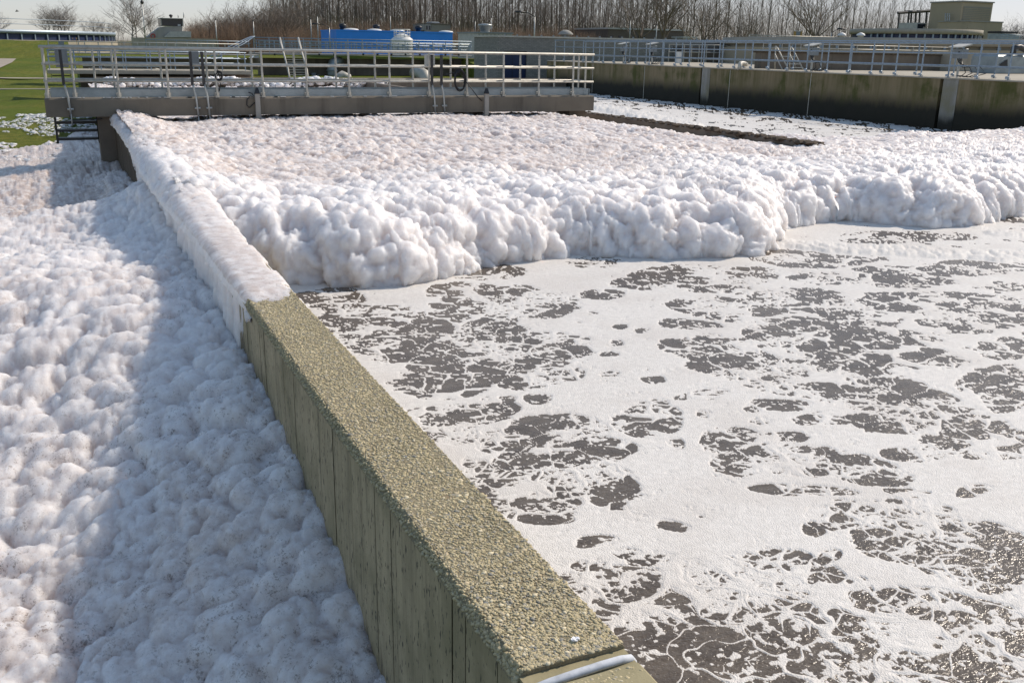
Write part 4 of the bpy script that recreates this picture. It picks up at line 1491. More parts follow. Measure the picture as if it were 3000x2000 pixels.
t = empty('silo', 'white domed tank top with a cage railing in front of the blue building', 'tank', tuple(P(1178, 120, 85)))
q = P(1178, 118, 85)
zt = P(1178, 103, 85).z
m = MB()
m.lathe((q.x, 85, 0), [(.95, .3), (.95, q.z - .1), (1.0, q.z), (.9, q.z + .12), (.45, zt), (.3, zt + .1), (0, zt + .12)], 24)
m.build('dome', M_WHITE, t, True)
z0, z1 = P(1178, 106, 85).z, P(1178, 87, 85).z
for k in range(12):
    an = k * math.pi / 6
    m = MB()
    m.tube([(q.x + .72 * math.cos(an), 85 + .72 * math.sin(an), z0 - .3), (q.x + .72 * math.cos(an), 85 + .72 * math.sin(an), z1)], .022, 5)
    m.build('cage_post', M_WHITE, t, True)
for z in (z0, (z0 + z1) / 2, z1):
    m = MB()
    m.tube([(q.x + .72 * math.cos(k * math.pi / 8), 85 + .72 * math.sin(k * math.pi / 8), z) for k in range(17)], .025, 5, False)
    m.build('cage_ring', M_WHITE, t, True)
t = empty('penthouse', 'small grey flat-roofed tower room with a window, rising behind the blue building', 'building', tuple(P(1280, 120, 124)))
m = MB()
a, b = P(1263, 71, 124), P(1320, 97, 124)
m.box(a.x, b.x, 124, 130, .6, a.z)
m.build('wall', M_BEIGEB2, t)
m = MB()
pbox(m, 1246, 71, 1262.5, 90, 123.9, 5)
m.build('bay', M_CONC, t)
m = MB()
pbox(m, 1249, 76, 1261, 88, 123.84, .05)
wdw = m.build('window', M_GLASS, t)
m = MB()
pbox(m, 1254, 76, 1255, 88, 123.80, .03)
m.build('glazing_bar', M_WHITE, wdw)
m = MB()
pbox(m, 1250, 90, 1264, 118, 123, .9)
m.build('pillar', M_CONC, t)
m = MB()
pbox(m, 1245, 69.5, 1322, 71, 123.8, 6.4)
m.build('roof', M_CONC, t)
m = MB()
pbox(m, 1264, 64, 1288, 69, 126, 2, .1)
m.build('roof_unit', M_BOX, t)
t = empty('metal_shed', 'plain grey metal shed with a round roof vent left of the brick hut', 'shed', tuple(P(1400, 150, 80)))
m = MB()
a, b = P(1398, 98, 80), P(1500, 150, 80)
ys_ = PX(1342, 98, a.x).y
m.box(a.x, b.x, 80, ys_, .1, a.z)
m.build('wall', M_BOXP, t)
for k in range(9):
    m = MB()
    xx = a.x + (b.x - a.x) * (k + .5) / 9
    m.box(xx - .03, xx + .03, 79.97, 79.999, .2, a.z - .05)
    m.build('wall_seam', M_BOX, t)
m = MB()
m.box(a.x - .08, b.x + .08, 79.9, ys_ + .1, a.z + .002, a.z + .12)
m.build('roof', M_BOX, t)
q = P(1421, 97, 82)
m = MB()
m.lathe((q.x, 82, a.z + .1), [(.42, 0), (.42, .25), (.5, .27), (.5, .55), (.62, .57), (.62, .68), (.3, .74), (0, .76)], 18)
m.build('roof_vent', M_GALV, t, True)

# brick hut
HX, HY = P(1460, 109, 52).x, 52
hz = P(1460, 109, 52).z
bh = empty('brick_hut', 'long grey brick hut with a dark blue door at the end of the channel', 'building', (HX + 5, HY, .3))
m = MB()
dx0, dx1 = P(1475, 200, HY).x, P(1543, 200, HY).x
dzt = P(1500, 150, HY).z
hx1 = P(2160, 118, HY).x
m.box(HX, dx0, HY, 55.6, .1, hz)
m.box(dx1, hx1, HY, 55.6, .1, hz)
m.box(dx0, dx1, HY, 55.6, dzt, hz)
m.build('wall', M_BRICK, bh)
m = MB()
m.box(dx0, dx1, HY + .12, HY + .2, .34, dzt - .12)
dr = m.build('door', M_NAVY, bh)
m = MB()
m.box(dx1 - .42, dx1 - .36, HY + .09, HY + .118, .98, 1.22)
m.box(dx1 - .40, dx1 - .22, HY + .06, HY + .088, 1.15, 1.19)
m.build('handle', M_GALVP, dr)
m = MB()
m.box(dx0 + .62, dx0 + .635, HY + .112, HY + .119, .36, dzt - .14)
m.build('door_seam', M_BLACK, dr)
m = MB()
m.box(dx0 + .002, dx1 - .002, HY + .02, HY + .18, dzt - .12, dzt - .003)
m.build('lintel', M_BLACK, bh)
m = MB()
m.box(HX - .06, hx1, HY - .06, 55.7, hz + .002, hz + .09)
m.build('roof_edge', M_GALVP, bh)
for k in range(24):
    m = MB()
    x = HX + .4 + k * .78
    m.box(x, x + .06, HY - .02, HY + .1, hz + .092, hz + .17)
    m.build('roof_clip', M_BOX, bh)
q = P(1657, 106, 53.6)
m = MB()
m.lathe((q.x, 53.6, hz + .09), [(.25, 0), (.25, .14), (.46, .14), (.46, .19), (.3, .34), (.12, .42), (0, .43)], 18)
m.build('mushroom_vent', M_CONC, bh, True)
# green verge between platform and hut
m = MB()
a, b = P(1375, 178, 62), P(1407, 192, 58)
m.add([(a.x, 62, 1.15), (a.x + 2.2, 62, 1.25), (a.x + 2.2, 56.5, .75), (a.x - 1, 56.5, .65)], [(0, 3, 2, 1)])
tag(m.build('grass_verge', M_GRASS), kind='structure')

# ------------------------------------------------------------------ left: round tank on the bank, control cabin
def round_tank(cx, cy, r, zt, label, band_h, cat='tank', wall_h=1.2, mat=M_CONC_BEIGE, inner=None, rail=True, n_post=60, a0=math.pi, a1=2 * math.pi):
    t = empty('settling_tank', label, cat, (cx, cy, zt - band_h - wall_h))
    m = MB()
    m.lathe((cx, cy, 0), [(r, zt - band_h - wall_h - 1.5), (r, zt - band_h)], 72)
    m.lathe((cx, cy, 0), [(r, zt - band_h), (r - .4, zt - band_h)], 72)
    m.build('wall', mat, t, True)
    m = MB()
    m.lathe((cx, cy, 0), [(r - .35, zt - band_h - .1), (r - .35, zt - .35)], 72)
    m.build('launder', inner or M_NAVY, t, True)
    m = MB()
    m.lathe((cx, cy, 0), [(r - .30, zt - .38), (r - .12, zt - .38), (r - .12, zt), (r - .5, zt), (r - .5, zt - .3)], 72)
    m.build('rim_channel', M_GALVB if mat is not M_BEIGEB else M_CONC_BEIGE, t, True)
    pmb = MB()
    pmb.box(-.06, .06, -.06, .06, 0, band_h - .34)
    pm = pmb.mesh('rim_post', M_GALVB)
    for k in range(n_post):
        an = a0 + (a1 - a0) * (k + .5) / n_post
        o = link('rim_post', pm, t, ((r - .26) * math.cos(an), (r - .26) * math.sin(an), wall_h))
        o.rotation_euler = (0, 0, an)
    if rail:
        for z in (.55, 1.05):
            m = MB()
            m.tube([(cx + (r - .6) * math.cos(a0 + (a1 - a0) * k / 48), cy + (r - .6) * math.sin(a0 + (a1 - a0) * k / 48), zt + z) for k in range(49)], .03, 5)
            m.build('rim_rail', M_GALVB, t, True)
    return t


round_tank(-17, 134, 24.0, 3.03, 'wide round tank with a blue band and rim railing on top of the grass bank', 1.0, n_post=48)
m = MB()
a, b = P(385, 110, 112), P(632, 116, 112)
m.box(a.x, b.x, 112, 112.5, 1.0, a.z)
lw = m.build('low_wall', M_CONC_BEIGE)
tag(lw, 'long low beige wall on the horizon between the round tank and the railings', 'wall')
t = empty('control_cabin', 'concrete stair tower with a dark glazed control cabin on the left skyline', 'building', tuple(P(500, 112, 118)))
m = MB()
pr = [(432, 109), (470, 80), (484, 78), (534, 78), (534, 92), (558, 93), (559, 113), (432, 113)]
f_ = [P(*q, 118) for q in pr]
bk = [v + Vector((0, 3, 0)) for v in f_]
n = len(f_)
m.add(f_ + bk, [tuple(range(n - 1, -1, -1)), tuple(range(n, 2 * n))] + [(i, (i + 1) % n, n + (i + 1) % n, n + i) for i in range(n)])
m.build('stair_wall', M_CONC, t)
m = MB()
pr = [(480, 110), (498, 93), (560, 93), (560, 110)]
f_ = [P(*q, 117.6) for q in pr]
bk = [v + Vector((0, .35, 0)) for v in f_]
n = len(f_)
m.add(f_ + bk, [tuple(range(n - 1, -1, -1)), tuple(range(n, 2 * n))] + [(i, (i + 1) % n, n + (i + 1) % n, n + i) for i in range(n)])
m.build('stair_panel', M_BOXP, t)
m = MB()
pbox(m, 470, 56, 538, 78, 118.4, 3)
m.build('cabin', M_GLASS, t)
m = MB()
pbox(m, 470, 53, 538, 57, 118, 3.6)
m.build('roof', M_CONC, t)
for px in (471, 533):
    m = MB()
    pbox(m, px, 57.2, px + 4, 78, 118.1, 3.4)
    m.build('corner_frame', M_CONC, t)
m = MB()
pbox(m, 521, 72, 529, 77, 118.3, .08)
m.build('notice', M_WHITE, t)
m = MB()
q = P(448, 106, 117.9)
m.tube([(q.x + .22 * math.cos(k * math.pi / 6), 117.9, q.z + .22 * math.sin(k * math.pi / 6)) for k in range(13)], .06, 6, False)
m.build('lifebuoy', simple('lifebuoy_red', (.45, .05, .04), .5), t, True)
q = P(501, 53, 119)
m = MB()
m.lathe((q.x, 119, q.z), [(.12, 0), (.12, .1), (.22, .2), (.16, .34), (0, .38)], 8)
m.build('siren', M_DARKSTEEL, t, True)
m = MB()
m.tube([P(538, 53, 119), P(538, 37, 119)], .05, 5)
m.tube([P(522, 53, 119.5), P(522, 44, 119.5)], .05, 5)
m.build('mast', M_GALV, t, True)


def lamp(px, py0, py1, Y, label, head='top', r=.055):
    a, b = P(px, py1, Y), P(px, py0, Y)
    a.x = b.x = (a.x + b.x) / 2 if abs(a.x - b.x) < 2 else a.x
    t = empty('lamp_post', label, 'lamp post', tuple(a), None)
    m = MB()
    m.tube([Vector((a.x, Y, a.z - 1.0)), Vector((a.x, Y, b.z))], r * 1.2, 6, True, r * .7)
    m.build('pole', M_GALV, t, True)
    m = MB()
    if head == 'left':
        m.tube([(a.x, Y, b.z), (a.x - .35, Y, b.z + .22), (a.x - 1.0, Y, b.z + .38)], r * .7, 5)
        m.box(a.x - 1.75, a.x - .95, Y - .13, Y + .13, b.z + .28, b.z + .42, .03)
    elif head == 'right':
        m.tube([(a.x, Y, b.z), (a.x + .3, Y, b.z + .15), (a.x + .7, Y, b.z + .3)], r * .7, 5)
        m.box(a.x + .6, a.x + 1.3, Y - .12, Y + .12, b.z + .25, b.z + .38, .03)
    elif head == 'bird':
        m.lathe((a.x, Y, b.z), [(.06, -.05), (.17, .10), (.12, .28), (.05, .36), (0, .40)], 8)
    else:
        m.lathe((a.x, Y, b.z), [(.05, -.05), (.08, .05), (0, .12)], 6)
    m.build('lamp_head', M_DARKSTEEL, t, True)
    return t


lamp(421, 12, 108, 105, 'tall thin lamp post left of the control cabin', 'bird', .06)
lamp(633, 58, 118, 100, 'thin lamp post left of the platform stair', 'top')
lamp(743, 62, 108, 110, 'thin lamp post above the top of the platform stair', 'top')
lamp(911, 56, 110, 112, 'left of two thin lamp posts beside the blue building', 'top')
lamp(931, 48, 112, 108, 'right of two thin lamp posts beside the blue building', 'top')
lamp(965, 82, 112, 100, 'short lamp post with a left-pointing arm in front of the blue building', 'left')
lamp(1144, 46, 92, 125, 'thin lamp post rising behind the blue building', 'top')
lamp(1392, 62, 97, 125, 'thin lamp post rising behind the metal shed', 'top')
lamp(1440, 52, 97, 122, 'taller lamp post behind the metal shed vent', 'top')
lamp(1566, 50, 108, 75, 'lamp post with a long dark arm pointing left over the brick hut', 'left', .06)
lamp(1846, 60, 113, 100, 'thin pale lamp post in front of the low brown building', 'top')
lamp(1923, 74, 118, 90, 'thin pale lamp post before the spreading tree', 'top')

# ------------------------------------------------------------------ right: tanks, tower building, gantry
t = empty('low_building', 'low brown building half hidden behind spreading bare trees', 'building', tuple(P(1890, 110, 122)))
m = MB()
a, b = P(1782, 86, 122), P(2002, 112, 122)
m.box(a.x, b.x, 122, 132, .5, a.z)
m.build('wall', M_BROWNB, t)
m = MB()
m.box(a.x - .1, b.x + .1, 121.8, 132, a.z + .002, a.z + .22)
m.build('roof', M_BOXP, t)
for k, px in enumerate((1790, 1812, 1870, 1882, 1940)):
    m = MB()
    pbox(m, px, 105, px + 7, 112, 121.95, .04)
    m.build('window', M_GLASS, t)
m = MB()
pbox(m, 2002, 107, 2042, 114, 118, 3)
tag(m.build('container', M_BOXP), 'pale container beside the low brown building', 'container')

bw = empty('basin_wall', 'grey-brown basin wall behind the walkway railings on the right', 'wall', (31, 32, 1.4))
m = MB()
a, b = P(2232, 155, 32), P(2782, 200, 32)
m.box(a.x, b.x, 32, 32.4, 1.0, a.z)
m.build('wall_core', M_CONC_DARK, bw)
m = MB()
m.box(a.x - .05, b.x + .05, 31.95, 32.5, a.z + .002, a.z + .06)
m.build('coping', M_RUST, bw)
prail('railing', 'thin railing on top of the grey-brown basin wall', list(range(2235, 2790, 55)), a.z + .36, [a.z + .2], a.z + .06, 32.2, M_GALVP, .018)
m = MB()
pbox(m, 2786, 160, 2915, 210, 31.5, .5)
tag(m.build('basin_wall', M_CONC_BEIGE), 'short wall section coloured sunlit beige at the right end of the basin wall', 'wall')  # pale beige puts the sunlit look of this face into its colour
t = empty('grey_machine', 'grey machine housing with dark opening at the right picture edge behind the railing', 'machine', tuple(P(2960, 205, 27)))
m = MB()
pbox(m, 2922, 160, 3030, 216, 28, 1.2, .08)
m.build('housing', M_PLATE, t)
m = MB()
q = P(2945, 180, 27.97)
m.add([P(2930, 188, 27.97), P(2952, 174, 27.97), P(2952, 196, 27.97), P(2930, 200, 27.97)], [(0, 1, 2, 3)])
m.build('opening', M_BLACK, t)
m = MB()
m.tube([P(2968, 160, 28), P(2970, 142, 28), P(2985, 138, 28), P(3010, 150, 28)], .12, 10)
m.build('motor', M_DARKSTEEL, t, True)
for z0, py0, py1 in ((0, 150, 137), (1, 128, 131)):
    pass
prail('railing', 'pale railing behind the machine housing at the far right', [2842, 2880, 2918, 2956, 2994, 3030], P(2880, 131, 40).z, [P(2880, 141, 40).z, P(2880, 152, 40).z], P(2880, 165, 40).z, 40, M_GALVP, .025)
prail('railing', 'bright far railing seen through the walkway railing right of the hooded cabinets', list(range(1960, 2250, 22)), P(2000, 131, 50).z, [P(2000, 153, 50).z, P(2000, 170, 50).z], P(2000, 186, 50).z, 50, M_GALVP, .03)
m = MB()
pbox(m, 1985, 137, 2230, 152, 51, .5)
pbox(m, 1985, 152, 2230, 190, 50.6, .3)
tag(m.build('basin_wall', M_CONC_DARK), 'dark basin wall behind the bright far railing', 'wall')
t = empty('bollard', 'pale upright post with dark top behind the walkway railing', 'post', tuple(P(1991, 186, 46)))
m = MB()
pbox(m, 1987, 152, 1996, 186, 46, .2)
m.build('shaft', M_WHITE, t)
m = MB()
pbox(m, 1988, 137, 1995, 152, 46, .2)
m.build('cap', M_BLACK, t)
rt = round_tank(47.9, 45.4, 11.5, 2.95, 'broad pale round tank rim along the skyline behind the right railings', .55, wall_h=2.6, n_post=40, rail=False, inner=M_CONC_BEIGE, mat=M_BEIGEB)
round_tank(64.0, 60.4, 5.2, 4.05, 'second round tank with a dark blue band in front of the tower building', .75, wall_h=1.8, n_post=26, rail=False, mat=M_BEIGEB)
for px0, lab in ((2457, 'left of two small capped vent stacks on the tank skyline'), (2512, 'right of two small capped vent stacks on the tank skyline')):
    t = empty('vent_stack', lab, 'vent', tuple(P(px0 + 8, 118, 57)))
    q = P(px0 + 8, 118, 57); zt = P(px0 + 8, 103, 57).z
    m = MB()
    m.lathe((q.x, 57, 0), [(.22, q.z - .6), (.22, zt)], 12)
    m.build('stack', M_PIPE, t, True)
    m = MB()
    m.lathe((q.x, 57, 0), [(.33, zt - .05), (.30, zt + .06), (.06, zt + .17), (0, zt + .18)], 12)
    m.build('cap', M_WHITE, t, True)
t = empty('information_board', 'small framed information board on posts on the skyline', 'board', tuple(P(2340, 117, 64)))
m = MB()
pbox(m, 2330, 93, 2346, 109, 64, .06)
m.build('panel', M_BOX, t)
for px in (2328.5, 2346.2):
    m = MB()
    pbox(m, px, 91, px + 2.2, 117, 63.98, .12)
    m.build('post', M_TIMBER, t)
m = MB()
pbox(m, 2328, 90.5, 2348.5, 92.8, 63.96, .14)
m.build('top_rail', M_WHITE, t)
lamp(2436, 96, 116, 62, 'short lamp with a right-pointing pale head beside the vent stacks', 'right', .04)
prail('railing', 'bright low railing on the skyline beside the information board', [2190, 2215, 2240, 2356, 2375, 2395, 2415, 2440], P(2300, 106, 61).z, [P(2300, 111, 61).z], P(2300, 117, 61).z, 61, M_GALVP, .03)
# tower building
bX = P(2820, 6, 70).x
zt = P(2820, 6, 70).z
Yl = 70 + 0
pl_ = PX(2728, 10, bX)
tb = empty('tower_building', 'tall windowless beige building block on the right skyline', 'building', (bX + 2, 73, 1))
m = MB()
x1 = P(2910, 9, 70).x
m.box(bX, x1, 70, pl_.y, .8, zt)
m.build('wall', M_BEIGEB, tb)
m = MB()
m.box(bX + .25, x1 - .25, 69.95, 69.998, 3.9, zt - .4)
m.build('ribbed_panel', M_BEIGEB2, tb)
for k in range(16):
    m = MB()
    z = 4.0 + (zt - 4.6) * k / 15
    m.box(bX + .3, x1 - .3, 69.925, 69.949, z, z + .03)
    m.build('panel_rib', M_BEIGEB, tb)
m = MB()
m.box(bX - .08, x1 + .08, 69.88, pl_.y + .1, zt + .002, zt + .12)
m.build('roof_edge', M_CONC, tb)
m = MB()
m.box(bX - .03, bX - .004, 72, pl_.y - .4, 3.6, 4.25)
m.build('dark_window_band', M_NAVY, tb)
m = MB()
pbox(m, 2812, 70, 2838, 98, 69.6, .3)
wd = m.build('window', M_GLASS, tb)
m = MB()
pbox(m, 2823, 70, 2825, 98, 69.55, .04)
m.build('glazing_bar', M_GALV, wd)
m = MB()
a, b = P(2838, 64, 66), P(2930, 115, 66)
m.box(a.x, b.x, 66, 69.5, .8, a.z)
an = m.build('annex', M_BEIGEB, tb)
m = MB()
m.box(a.x - .06, b.x + .06, 65.94, 69.4, a.z + .002, a.z + .1)
m.build('roof_edge', M_CONC, an)
t = empty('roof_stair', 'thin white outside stair with cage against the tower building', 'stair', (bX - .6, 74, 4))
Xs = bX - .5
for a, b in (((2733, 98), (2770, 60)), ((2740, 98), (2775, 62))):
    m = MB()
    m.tube([PX(*a, Xs), PX(*b, Xs)], .05, 5)
    m.build('stringer', M_GALVP, t, True)
for px in (2770, 2776, 2782):
    m = MB()
    m.tube([PX(px, 40, Xs), PX(px - 1, 98, Xs)], .05, 5)
    m.build('upright', M_GALVP, t, True)
m = MB()
for py in (42, 50, 58, 68, 78):
    m.tube([PX(2769, py, Xs), PX(2783, py, Xs)], .035, 4)
m.build('cage_ring', M_GALVP, t, True)
prail('railing', 'thin blue railing in front of the tower building', list(range(2715, 2850, 18)), P(2760, 93, 64).z, [P(2760, 97, 64).z], P(2760, 104, 64).z, 64, M_GALVB, .035)
t = empty('gantry', 'dark steel gantry frame on tall legs left of the tower building', 'gantry', tuple(P(2680, 100, 78)))
for px in (2632, 2660, 2668, 2681, 2692, 2712):
    m = MB()
    m.tube([P(px + 3, 36, 78 + (px % 3)), P(px - 3, 112, 78 + (px % 3))], .10, 6)
    m.build('leg', M_DARKSTEEL, t)
m = MB()
m.tube([P(2630, 38, 78), P(2735, 31, 78)], .13, 6)
m.build('beam', M_DARKSTEEL, t)
m = MB()
m.tube([P(2630, 40, 80), P(2735, 34, 80)], .10, 6)
m.build('beam', M_DARKSTEEL, t)
for px in (2668, 2692):
    m = MB()
    pbox(m, px - 4, 31, px + 6, 37, 77.9, .6)
    m.build('motor', M_DARKSTEEL, t)
t = empty('kiosk', 'small pale kiosk with dark windows under the gantry', 'kiosk', tuple(P(2702, 100, 74)))
m = MB()
pbox(m, 2688, 67, 2712, 108, 74, 2.4)
m.build('wall', M_BOXP, t)
m = MB()
pbox(m, 2690, 71, 2703, 86, 73.95, .04)
m.build('window', M_GLASS, t)
m = MB()
pbox(m, 2706, 71, 2711, 79, 73.95, .04)
m.build('window', M_GLASS, t)
t = empty('switch_cabinet', 'dark louvred cabinet on the skyline right of the tower building', 'cabinet', tuple(P(2958, 110, 62)))
m = MB()
pbox(m, 2936, 92, 2982, 99, 62, 1.5)
m.build('louvre', M_BLACK, t)
m = MB()
pbox(m, 2934, 99, 2984, 122, 62.05, 1.4)
m.build('base', M_PLATE, t)
prail('railing', 'pale railing at the far right skyline beside the louvred cabinet', [2926, 2945, 2964, 2983, 3002, 3025], P(2960, 103, 60).z, [P(2960, 109, 60).z, P(2960, 115, 60).z], P(2960, 122, 60).z, 60, M_GALVB, .03)
m = MB()
pbox(m, 2851, 99, 2880, 113, 65.6, .35, .05)
tag(m.build('air_unit', M_BLACK), 'small dark air unit on the front of the beige annex', 'air unit')

# ------------------------------------------------------------------ trees
def branch(mt, p, d, L, r, lvl, style, R):
    """a limb: bent tube with smaller limbs on it"""
    pts, q, dd = [p], p, d.copy()
    n = 3 if lvl < 2 else 2
    for i in range(n):
        dd = (dd + Vector((R.uniform(-.22, .22), R.uniform(-.22, .22), R.uniform(-.05, style['up'])))).normalized()
        q = q + dd * (L / n)
        pts.append(q)
    mt.tube(pts, r, 4 if lvl == 0 else 3, False, r * .35)
    if lvl < style['levels']:
        k = style['kids'][lvl]
        for i in range(k):
            f = .25 + .75 * (i + R.random()) / k
            j = min(n - 1, int(f * n))
            b = pts[j].lerp(pts[j + 1], f * n - j)
            a = R.uniform(0, 6.283)
            side = Vector((math.cos(a), math.sin(a), 0))
            nd = (dd * style['along'] + side * style['out'] + Vector((0, 0, .15))).normalized()
            branch(mt, b, nd, L * R.uniform(.35, .6), max(r * .5, .0075), lvl + 1, style, R)


def tree_meshes(seed, H, style):
    R = random.Random(seed)
    tr = MB()
    pts = [Vector((0, 0, -.5))]
    q = Vector((0, 0, 0))
    pts.append(q)
    nseg = 7
    Ht = H * style['trunk']
    for i in range(nseg):
        q = q + Vector((R.uniform(-.12, .12), R.uniform(-.12, .12), Ht / nseg))
        pts.append(q)
    r0 = style['r'] * H
    tr.tube(pts, r0, 6, True, r0 * (.12 if style['trunk'] > .8 else .55))
    cr = MB()
    n = style['n']
    for i in range(n):
        f = style['f0'] + (1 - style['f0']) * (i + R.random()) / n
        k = min(len(pts) - 2, 1 + int(f * nseg))
        k = max(1, k)
        b = pts[k].lerp(pts[min(k + 1, len(pts) - 1)], R.random())
        a = i * 2.4 + R.uniform(-.5, .5)
        e = R.uniform(*style['elev'])
        d = Vector((math.cos(a) * math.cos(e), math.sin(a) * math.cos(e), math.sin(e)))
        L = H * style['len'] * (1.15 - .75 * f if style['trunk'] > .8 else R.uniform(.8, 1.1))
        branch(cr, b, d, L, max(.014, r0 * (.42 if style['trunk'] < .8 else .24)), 0, style, R)
    return tr.mesh('trunk', style['bark']), cr.mesh('crown', style['twig'])


POPLAR = dict(up=.28, levels=2, kids=(4, 2), along=.9, out=.6, trunk=.95, r=.0066, n=24, f0=.12, elev=(.5, 1.1), len=.20, bark=M_BARK, twig=M_TWIG)
SPREAD = dict(up=.16, levels=3, kids=(5, 5, 3), along=.8, out=.75, trunk=.30, r=.020, n=9, f0=.55, elev=(.45, 1.3), len=.50, bark=M_BARK, twig=M_TWIG)
BUSHY = dict(up=.12, levels=3, kids=(5, 4, 4), along=.7, out=.8, trunk=.35, r=.014, n=12, f0=.2, elev=(.3, 1.3), len=.50, bark=M_BARK, twig=M_TWIG)
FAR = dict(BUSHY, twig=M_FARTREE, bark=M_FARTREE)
pop = [tree_meshes(100 + i, 17, POPLAR) for i in range(7)]
bus = [tree_meshes(200 + i, 7.5, BUSHY) for i in range(4)]
spr = [tree_meshes(300 + i, 10.5, SPREAD) for i in range(3)]
fars = [tree_meshes(400 + i, 9, FAR) for i in range(3)]


def put_tree(ms, loc, s, rot, name, label, group=None):
    t = empty(name, label, 'tree', loc, group)
    t.scale = (s * rnd.uniform(.9, 1.1), s * rnd.uniform(.9, 1.1), s)
    t.rotation_euler = (0, 0, rot)
    link('trunk', ms[0], t)
    link('crown', ms[1], t)
    return t


# the poplar wood: rows receding behind the works
LABP = 'slender bare poplar in the dense wood behind the works'
npop = 0
for row in range(5):
    Y = 138 + row * 7
    px = 770 + row * 3
    while px < 2760:
        dens = 17 if px < 1950 else 33
        if px < 900:
            dens = 20
        px += dens * rnd.uniform(.65, 1.5)
        if 2715 < px < 2760 and row < 2:
            continue
        if npop >= 285:
            break
        yy_ = Y + rnd.uniform(-2.5, 2.5)
        q = P(px, 115, yy_)
        hmul = np.interp(px, [770, 860, 950, 2000, 2500, 2760], [.55, .8, 1.0, 1.0, .9, .72])
        put_tree(pop[rnd.randrange(7)], (q.x, yy_, float(ground_z(30, yy_)) - .1), float(hmul) * rnd.uniform(.85, 1.15), rnd.uniform(0, 6.28), 'poplar_tree', LABP, 'bare poplars of the wood')
        npop += 1
# lower bushy trees at the left end of the wood
for k in range(26):
    px = 545 + k * 12.5 + rnd.uniform(-5, 5)
    yy_ = rnd.uniform(122, 140)
    q = P(px, 115, yy_)
    put_tree(bus[k % 4], (q.x, yy_, .8), float(np.interp(px, [545, 640, 700, 860], [.42, .72, .86, 1.0])) * rnd.uniform(.85, 1.1), rnd.uniform(0, 6.28), 'bare_tree', 'bushy bare tree at the low left end of the wood', 'bushy trees left of the poplars')
# single spreading trees in front of the wood
for px, s, v, lab in ((1910, 1.0, 0, 'dark spreading bare tree left of the tallest spreading tree'), (1952, 1.2, 1, 'tallest spreading bare tree before the low brown building'),
                      (2056, .95, 2, 'spreading bare tree right of the low brown building'), (2382, 1.15, 1, 'spreading bare tree behind the information board'),
                      (2185, .72, 0, 'small spreading bare tree midway between low building and information board')):
    q = P(px, 115, 108)
    put_tree(spr[v], (q.x, 108 if px != 1910 else 111, .75), s, px * .37, 'spreading_tree', lab)
# far trees on the left and right skyline
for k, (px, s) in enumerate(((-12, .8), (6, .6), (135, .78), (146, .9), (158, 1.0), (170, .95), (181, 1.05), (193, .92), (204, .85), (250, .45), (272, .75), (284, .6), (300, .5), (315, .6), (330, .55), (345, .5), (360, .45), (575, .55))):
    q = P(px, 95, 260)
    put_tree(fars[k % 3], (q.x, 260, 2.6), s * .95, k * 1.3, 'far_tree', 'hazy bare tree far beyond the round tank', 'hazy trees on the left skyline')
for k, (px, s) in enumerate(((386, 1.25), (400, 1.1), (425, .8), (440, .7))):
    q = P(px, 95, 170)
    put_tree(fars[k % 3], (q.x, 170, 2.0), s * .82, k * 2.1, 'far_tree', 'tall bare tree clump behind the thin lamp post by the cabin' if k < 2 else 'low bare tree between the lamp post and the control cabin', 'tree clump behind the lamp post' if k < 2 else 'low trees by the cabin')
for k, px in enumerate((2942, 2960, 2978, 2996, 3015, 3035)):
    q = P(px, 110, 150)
    put_tree(fars[k % 3], (q.x, 150, 1.5), .95 * rnd.uniform(.85, 1.1), k * 1.7, 'far_tree', 'pale bare tree on the far right skyline', 'trees on the right skyline')


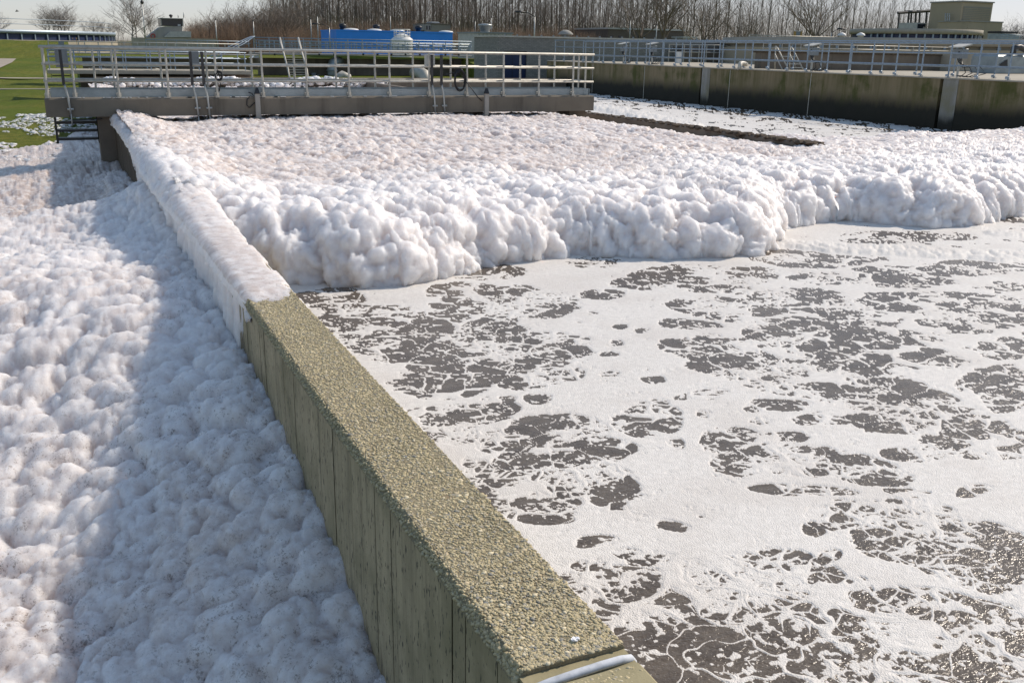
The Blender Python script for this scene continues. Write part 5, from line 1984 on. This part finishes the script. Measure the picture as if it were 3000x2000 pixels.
# brown scrub under the wood: thin upright stems, one mass
def scrub(name, px0, px1, Y0, Y1, n, hmin, hmax, mat, seed):
    r = np.random.default_rng(seed)
    Y = r.uniform(Y0, Y1, n)
    u = r.random(n)
    X = np.array([P(px0 + (px1 - px0) * a, 112, y).x for a, y in zip(u, Y)])
    h = r.uniform(hmin, hmax, n) * (.75 + .5 * fbm(X * .25, Y * .1, seed, 2))
    V, F = [], []
    base = np.stack([X, Y, np.full(n, .8)], 1)
    lean = r.normal(0, .22, (n, 2))
    wv_ = r.uniform(.012, .028, n)
    verts = np.zeros((n, 9, 3), np.float32)
    for i, f in enumerate((0, .55, 1.0)):
        c_ = base + np.stack([lean[:, 0] * h * f ** 1.5, lean[:, 1] * h * f ** 1.5, h * f], 1)
        rr_ = wv_ * (1 - .75 * f)
        for j in range(3):
            a = j * 2.094
            verts[:, i * 3 + j] = c_ + np.stack([rr_ * math.cos(a), rr_ * math.sin(a), np.zeros(n)], 1)
    fb_ = []
    for i in range(2):
        for j in range(3):
            k = (j + 1) % 3
            fb_.append((i * 3 + j, i * 3 + k, i * 3 + 3 + k, i * 3 + 3 + j))
    F = (np.array(fb_)[None] + (np.arange(n) * 9)[:, None, None]).reshape(-1, 4)
    o = link(name, np_mesh(name, verts.reshape(-1, 3), F, mat, False))
    o['kind'] = 'stuff'


scrub('undergrowth', 560, 1800, 126, 136, 9000, 2.2, 4.4, M_SCRUB, 1)
scrub('undergrowth', 1300, 1750, 118, 124, 2600, 2.0, 3.4, M_SCRUB, 2)
scrub('undergrowth', 1500, 2760, 130, 150, 6000, 1.2, 2.6, M_SCRUB, 3)
scrub('undergrowth', 850, 2050, 136, 146, 3500, 3.0, 6.0, M_GREENSCRUB, 4)
scrub('undergrowth', 540, 900, 120, 130, 3500, 1.6, 3.6, M_SCRUB, 5)
scrub('distant_wood', 800, 2740, 158, 195, 620, 11, 18, M_BARK, 7)
scrub('distant_wood', 800, 2740, 150, 195, 9000, 5, 16, M_TWIG, 8)
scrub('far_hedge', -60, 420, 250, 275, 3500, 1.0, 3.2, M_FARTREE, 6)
q = P(50, 34, 60)
m = MB()
m.tube([q + Vector((-.08, 0, 0)), q, q + Vector((.1, 0, .015))], .03, 6, True, .012)
m.add([q + Vector(v) for v in ((-.025, 0, .01), (.04, 0, .01), (.01, .17, .08), (-.03, .16, .075), (.01, -.17, .08), (-.03, -.16, .075), (0, 0, .025))],
      [(0, 1, 2, 3), (1, 0, 5, 4), (6, 2, 1), (6, 4, 1), (6, 3, 2), (6, 5, 4)])
tag(m.build('bird', M_BLACK), 'tiny dark bird flying in the sky at the upper left', 'bird')
# tuft of grass at the foot of the wall
m = MB()
for k in range(46):
    a = rnd.uniform(0, 6.28)
    b = Vector((.80 + rnd.uniform(-.03, .10), 2.98 + rnd.uniform(-.12, .15), -.46))
    tip = b + Vector((math.cos(a) * .05, math.sin(a) * .05, rnd.uniform(.10, .24)))
    m.tube([b, b.lerp(tip, .6) + Vector((0, 0, .03)), tip], .0035, 3, False, .001)
o = m.build('grass_tuft', simple('dark_grass', (.035, .06, .015), .8))
tag(o, 'dark tuft of grass at the foot of the near wall face', 'grass')
